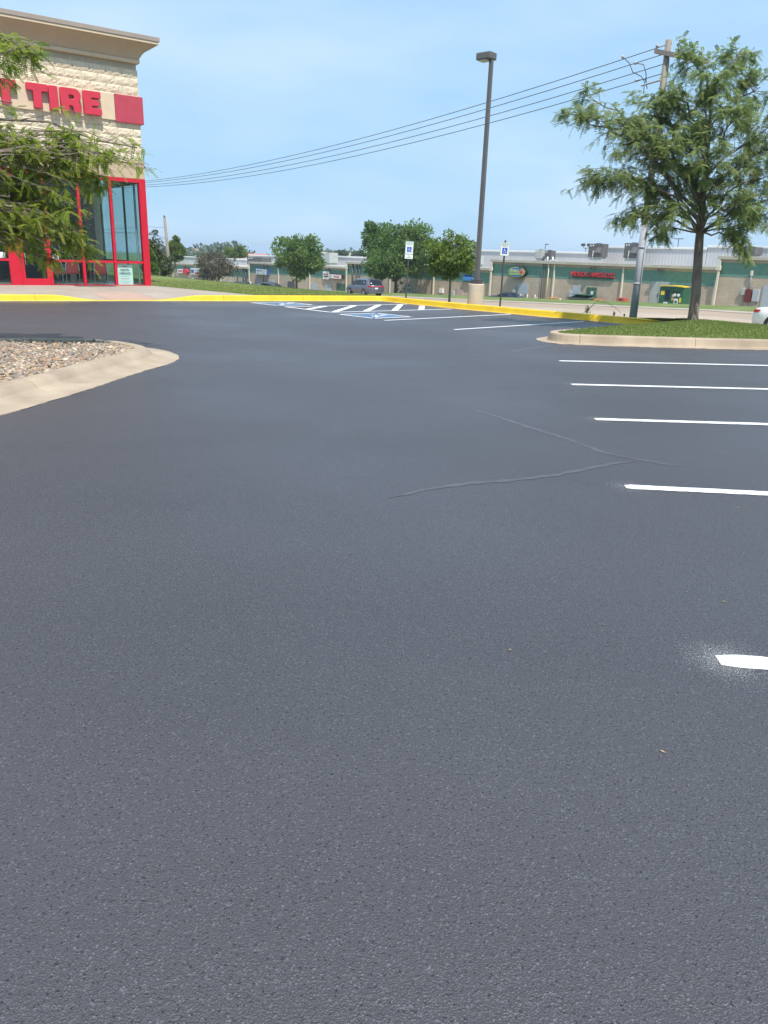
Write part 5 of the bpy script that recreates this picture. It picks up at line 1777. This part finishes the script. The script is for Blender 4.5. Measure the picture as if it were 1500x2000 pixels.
far_tree(745, 90, gz(745, 90), 480, 755, 40, 550, 'maple_tree', 'low leafy tree at the foot of the maple pair', l_maple, 80, 100, .26, .13)
far_tree(879, 44, gz(879, 44), 458, 881, 43, 550, 'small_tree', 'small yellow-green tree just left of the tall light pole', l_light, 110, 85, .15, .065, clr=.26)
far_tree(413, 118, gz(413, 118), 489, 420, 36, 548, 'crabapple_tree', 'brown-leaved small tree in front of the left shops', l_red, 90, 60, .26, .11, lean=(.2, 0))
for px, Y, tp, hw, bt, lb, mt in ((301, 50, 455, 15, 545, 'tall dark shrub right behind the store corner', l_shrub), (318, 56, 490, 17, 549, 'broad olive shrub beside the leaning timber pole', l_shrub), (292, 47, 478, 12, 546, 'dense shrub touching the store corner', l_maple), (344, 125, 466, 11, 512, 'pale green tree right of the leaning timber pole', l_light), (461, 190, 482, 18, 506, 'bright rounded tree beyond the mall roof', l_light)):
    far_tree(px, Y, gz(px, Y) if Y < 130 else -6.0, tp, px, hw, bt, 'shrub' if Y < 60 else 'background_tree', lb, mt, 60, 90, .10 if Y < 60 else .35, .05 if Y < 60 else .15, cat='shrub' if Y < 60 else 'tree')

# far wooded skyline: one mass
B, D, S, T, Ls = [], [], [], [], []
for k in range(420):
    Y = rng.uniform(280, 460)
    px = rng.uniform(300, 720)
    c = np.array(at(px, 500, Y))
    ht = 3.2 + 2.2 * math.sin(px * .031) + rng.normal(0, .7) - (px > 470) * 2.4 - (px > 480) * (px < 530) * 1.5
    c[2] = rng.uniform(-7, ht - 1.6)
    n = 60
    dd = norm(rng.normal(0, 1, (n, 3)))
    B.append(c + dd * rng.uniform(.3, 1, (n, 1)) * np.array([4.5, 4.5, 2.3]))
    D.append(norm(dd + rng.normal(0, .5, (n, 3))))
    S.append(norm(np.cross(D[-1], rng.normal(0, 1, (n, 3)))))
    T.append(np.full(n, np.clip(rng.normal(.45, .25), 0, 1)) + rng.normal(0, .1, n))
    Ls.append(rng.uniform(.9, 1.9, n))
B, D, S, T, Ls = map(np.concatenate, (B, D, S, T, Ls))
V = leaf_quads(B, D, S, Ls, Ls * .4).reshape(-1, 3)
tag(mesh_np('distant_woods', V, np.arange(len(V)).reshape(-1, 4), l_far, None, np.repeat(np.clip(T, 0, 1), 4)), 'distant wooded skyline beyond the mall roofs', kind='stuff')
# houses on the skyline
def house(px, Y, zt, w, d, wall, roof, label, rz):
    p = at(px, 495, Y)
    h = thing('distant_house', label, 'house', (p.x, p.y, -6.0), rz, 'houses on the skyline')
    e = zt + 6.0 - w * .18
    MB().box(-w / 2, w / 2, -d / 2, d / 2, 0, e).build('wall', wall, h)
    m = MB(); m.add([(-w / 2 - .4, -d / 2 - .4, e), (w / 2 + .4, -d / 2 - .4, e), (w / 2 + .4, d / 2 + .4, e), (-w / 2 - .4, d / 2 + .4, e), (-w / 2 - .4, 0, e + w * .18), (w / 2 + .4, 0, e + w * .18)], [(0, 1, 5, 4), (2, 3, 4, 5), (1, 2, 5), (3, 0, 4), (3, 2, 1, 0)])
    m.build('roof', roof, h)
    for k in (-.3, 0, .3):
        MB().box(k * w - .6, k * w + .6, -d / 2 - .03, -d / 2 - .001, e - 2.0, e - .7).build('window', m_carglass, h)
m_rr = M('red_roof', (.46, .13, .09), .8)
m_br = M('brown_roof', (.22, .17, .14), .8)
house(494, 240, 1.0, 8, 7, m_fascia, m_rr, 'house with a red roof on the skyline left of the round tree', .1)
house(522, 230, .3, 13, 8, m_fascia, m_br, 'long brown-roofed house beside the red roof on the skyline', -.1)
house(641, 300, 2.2, 16, 9, m_whitep, m_fascia, 'pale long house on the skyline right of the round tree', .05)
house(692, 290, .2, 10, 8, m_whitep, m_br, 'white-walled house on the skyline near the maples', -.2)
house(365, 330, 2.0, 9, 8, m_whitep, m_br, 'pale house half hidden in the left skyline trees', .2)
for px, Y, zt in ((668, 250, 1.4), (702, 260, .4)):
    far_tree(px, Y, -6.0, 500 - (zt + 3) * 2.4 + 2, px, 11, 503, 'skyline_tree', 'grey-green tree on the skyline %s' % ('near the pale long house' if px < 690 else 'just left of the maples'), l_far, 40, 70, .7, .2)

# ---- grass blades on the island and the near edge of the lawn
def blades(name, label, pts, h, parent=None):
    P = np.array(pts)
    n = len(P)
    a = rng.uniform(0, 2 * math.pi, n)
    hh = h * rng.uniform(.5, 1.3, n)
    w_ = .006 + .005 * rng.random(n)
    dx, dy = np.cos(a) * w_, np.sin(a) * w_
    lx, ly = rng.normal(0, .4, n) * hh, rng.normal(0, .4, n) * hh
    V = np.empty((n, 3, 3))
    V[:, 0] = P + np.stack([dx, dy, np.zeros(n)], 1)
    V[:, 1] = P - np.stack([dx, dy, np.zeros(n)], 1)
    V[:, 2] = P + np.stack([lx, ly, hh], 1)
    T = np.clip(rng.normal(.45, .25, n), 0, 1)
    return tag(mesh_np(name, V.reshape(-1, 3), np.arange(n * 3).reshape(-1, 3), l_grass, parent, np.repeat(T, 3)), label, kind='stuff')
def isl_z(x, y):
    # height of the domed sheet along the ray from the centre
    best = 1.0
    c = isl_c
    lo, hi = 0.0, 30.0
    d = math.hypot(x - c[0], y - c[1]) or 1e-6
    ux, uy = (x - c[0]) / d, (y - c[1]) / d
    for _ in range(16):
        mid = (lo + hi) / 2
        if in_poly(c[0] + ux * mid, c[1] + uy * mid, isl_poly): lo = mid
        else: hi = mid
    f = max(0, 1 - d / max(lo, 1e-6))
    k = f * 6
    i = int(min(k, 5))
    zk = [0.165 + (ISL_TOP - .165) * math.sin(q / 6 * math.pi / 2) for q in range(7)]
    return zk[i] + (zk[i + 1] - zk[i]) * (k - i)
cells = {}
pts = []
while len(pts) < 42000:
    x, y = random.uniform(3.6, 12.5), random.uniform(16.9, 24.2)
    if x / y > .58 or not in_poly(x, y, isl_poly): continue
    key = (int(x / .2), int(y / .2))
    if key not in cells:
        cells[key] = isl_z((key[0] + .5) * .2, (key[1] + .5) * .2)
    pts.append((x, y, cells[key] - .008))
blades('island_grass', 'short tufted grass on the island', pts, .045)
pts = []
while len(pts) < 15000:
    d = random.uniform(0, 16) * random.random() ** .4
    u = random.random()
    pa = _wa + Vector((-.735, .678, 0)) * d
    pb = Vector((-.42, 31.05, 0)) + DV * d
    p = pa.lerp(pb, u)
    pts.append((p.x, p.y, .163))
blades('lawn_grass', 'short mown grass on the lawn beside the store', pts, .05)

# weeds beside the utility pole
def weed(x, y, z, h, n, label, stem=None):
    o = thing('weed', label, 'weed', (x, y, z), 0, 'weeds behind the yellow curb')
    m = MB()
    for k in range(n):
        a = random.uniform(0, 6.28)
        m.tube([(0, 0, 0), (math.cos(a) * h * .12, math.sin(a) * h * .12, h * .6), (math.cos(a) * h * .3, math.sin(a) * h * .3, h * random.uniform(.7, 1.05))], [.006, .005, .003], 4, False)
    if stem:
        m.tube(stem, [.012, .01, .008, .006, .005], 5)
    m.build('stem', m_bark, o)
    N = 26 * n
    Bp = rng.normal(0, .3, (N, 3)) * np.array([h * .4, h * .4, 0]) + np.stack([np.zeros(N), np.zeros(N), rng.uniform(.15, 1.0, N) * h], 1)
    Dd = norm(rng.normal(0, 1, (N, 3)) + np.array([0, 0, .3]))
    Ss = norm(np.cross(Dd, rng.normal(0, 1, (N, 3))))
    Lf = rng.uniform(.16, .32, N) * h
    V = leaf_quads(Bp, Dd, Ss, Lf, Lf * .3).reshape(-1, 3)
    mesh_np('leaves', V, np.arange(len(V)).reshape(-1, 4), l_light, o, np.repeat(np.clip(rng.normal(.5, .2, N), 0, 1), 4))
weed(6.15, 24.95, .15, .22, 3, 'upright leafy weed with a long bent stem behind the yellow curb', [(0, 0, .1), (.25, -.05, .38), (.55, -.12, .36), (.85, -.2, .2), (1.0, -.25, .06)])
weed(6.9, 24.6, .13, .12, 3, 'low pale weed just left of the utility pole')
weed(7.15, 24.35, .13, .09, 3, 'smallest weed at the foot of the utility pole')
weed(-5.0, 13.25, .12, .06, 3, 'green weed tuft at the back of the rock bed')

# ---- litter: dry leaflets on the asphalt
lf_m = M('dry_leaf', (.42, .29, .14), .8, (.36, .22, .09), 20)
spots_l = [((1.08, 6.49), 'below the sealed crack fork'), ((1.65, 3.84), 'on the left of a close pair'), ((1.81, 3.73), 'on the right of a close pair'), ((.59, 3.12), 'left of the nearest white stripe, alone'), ((1.04, 2.39), 'nearest the bottom right corner'), ((1.09, 3.41), 'midway between the nearest stripe and the leaflet pair'), ((-3.23, 7.35), 'nearest the rock bed apron'), ((-1.40, 7.64), 'in the empty middle left of the asphalt'), ((2.59, 6.60), 'beside the sealed crack near the fourth stripe'), ((2.60, 5.41), 'just below the fourth white stripe')]
for k, ((x, y), wh) in enumerate(spots_l):
    o = thing('fallen_leaf', 'tiny dry yellow leaflet on the asphalt ' + wh, 'leaf', (x, y, .003), random.uniform(0, 6.28), 'dry leaflets on the asphalt')
    m = MB()
    L = .008 + .006 * random.random()
    m.add([(-L, 0, .001), (0, -L * .4, .003), (L, 0, .006), (0, L * .4, .003), (0, 0, .0005)], [(0, 1, 4), (1, 2, 4), (2, 3, 4), (3, 0, 4)])
    m.build('blade', lf_m, o)
vs, fs = [], []
for _ in range(260):
    y = 1.6 + 12 * random.random() ** 1.6
    x = random.uniform(-.5, .5) * y * 1.05
    r = random.uniform(.0015, .005)
    k = len(vs)
    vs += [(x - r, y, .002), (x, y - r * .6, .003), (x + r, y, .004), (x, y + r * .5, .005)]
    fs.append((k, k + 1, k + 2, k + 3))
tag(mesh_np('grit', np.array(vs), np.array(fs), m_black, lot), 'scattered dark grit on the asphalt', kind='stuff')
for i, ((x, y), lb) in enumerate((((24.9, 64.2), 'small white scrap of paper on the far verge right of the kiosk'), ((15.3, 72.5), 'white scrap of paper on the far verge below the pallets'))):
    o = thing('paper_scrap', lb, 'litter', (x, y, tz(*to_tw(x, y)) + .02), .4)
    m = MB(); m.add([(-.15, -.1, 0), (.12, -.12, .02), (.16, .1, .1), (-.1, .12, .03)], [(0, 1, 2), (0, 2, 3)]); m.build('sheet', m_whitep, o)

# ---------------------------------------------------------------- summer haze in the air
hz = MB().box(-2600, 2600, -900, 2600, -14.0, 14.0).build('haze', None)
hz['kind'] = 'stuff'
hz['label'] = 'thin summer haze over the whole place'
hm = bpy.data.materials.new('haze')
hm.use_nodes = True
hn = hm.node_tree.nodes
hn.remove(hn['Principled BSDF'])
pv = hn.new('ShaderNodeVolumePrincipled')
pv.inputs['Color'].default_value = (0.80, 0.88, 1.0, 1)
pv.inputs['Density'].default_value = 0.00045
pv.inputs['Anisotropy'].default_value = 0.3
hm.node_tree.links.new(pv.outputs['Volume'], hn['Material Output'].inputs['Volume'])
hz.data.materials.append(hm)
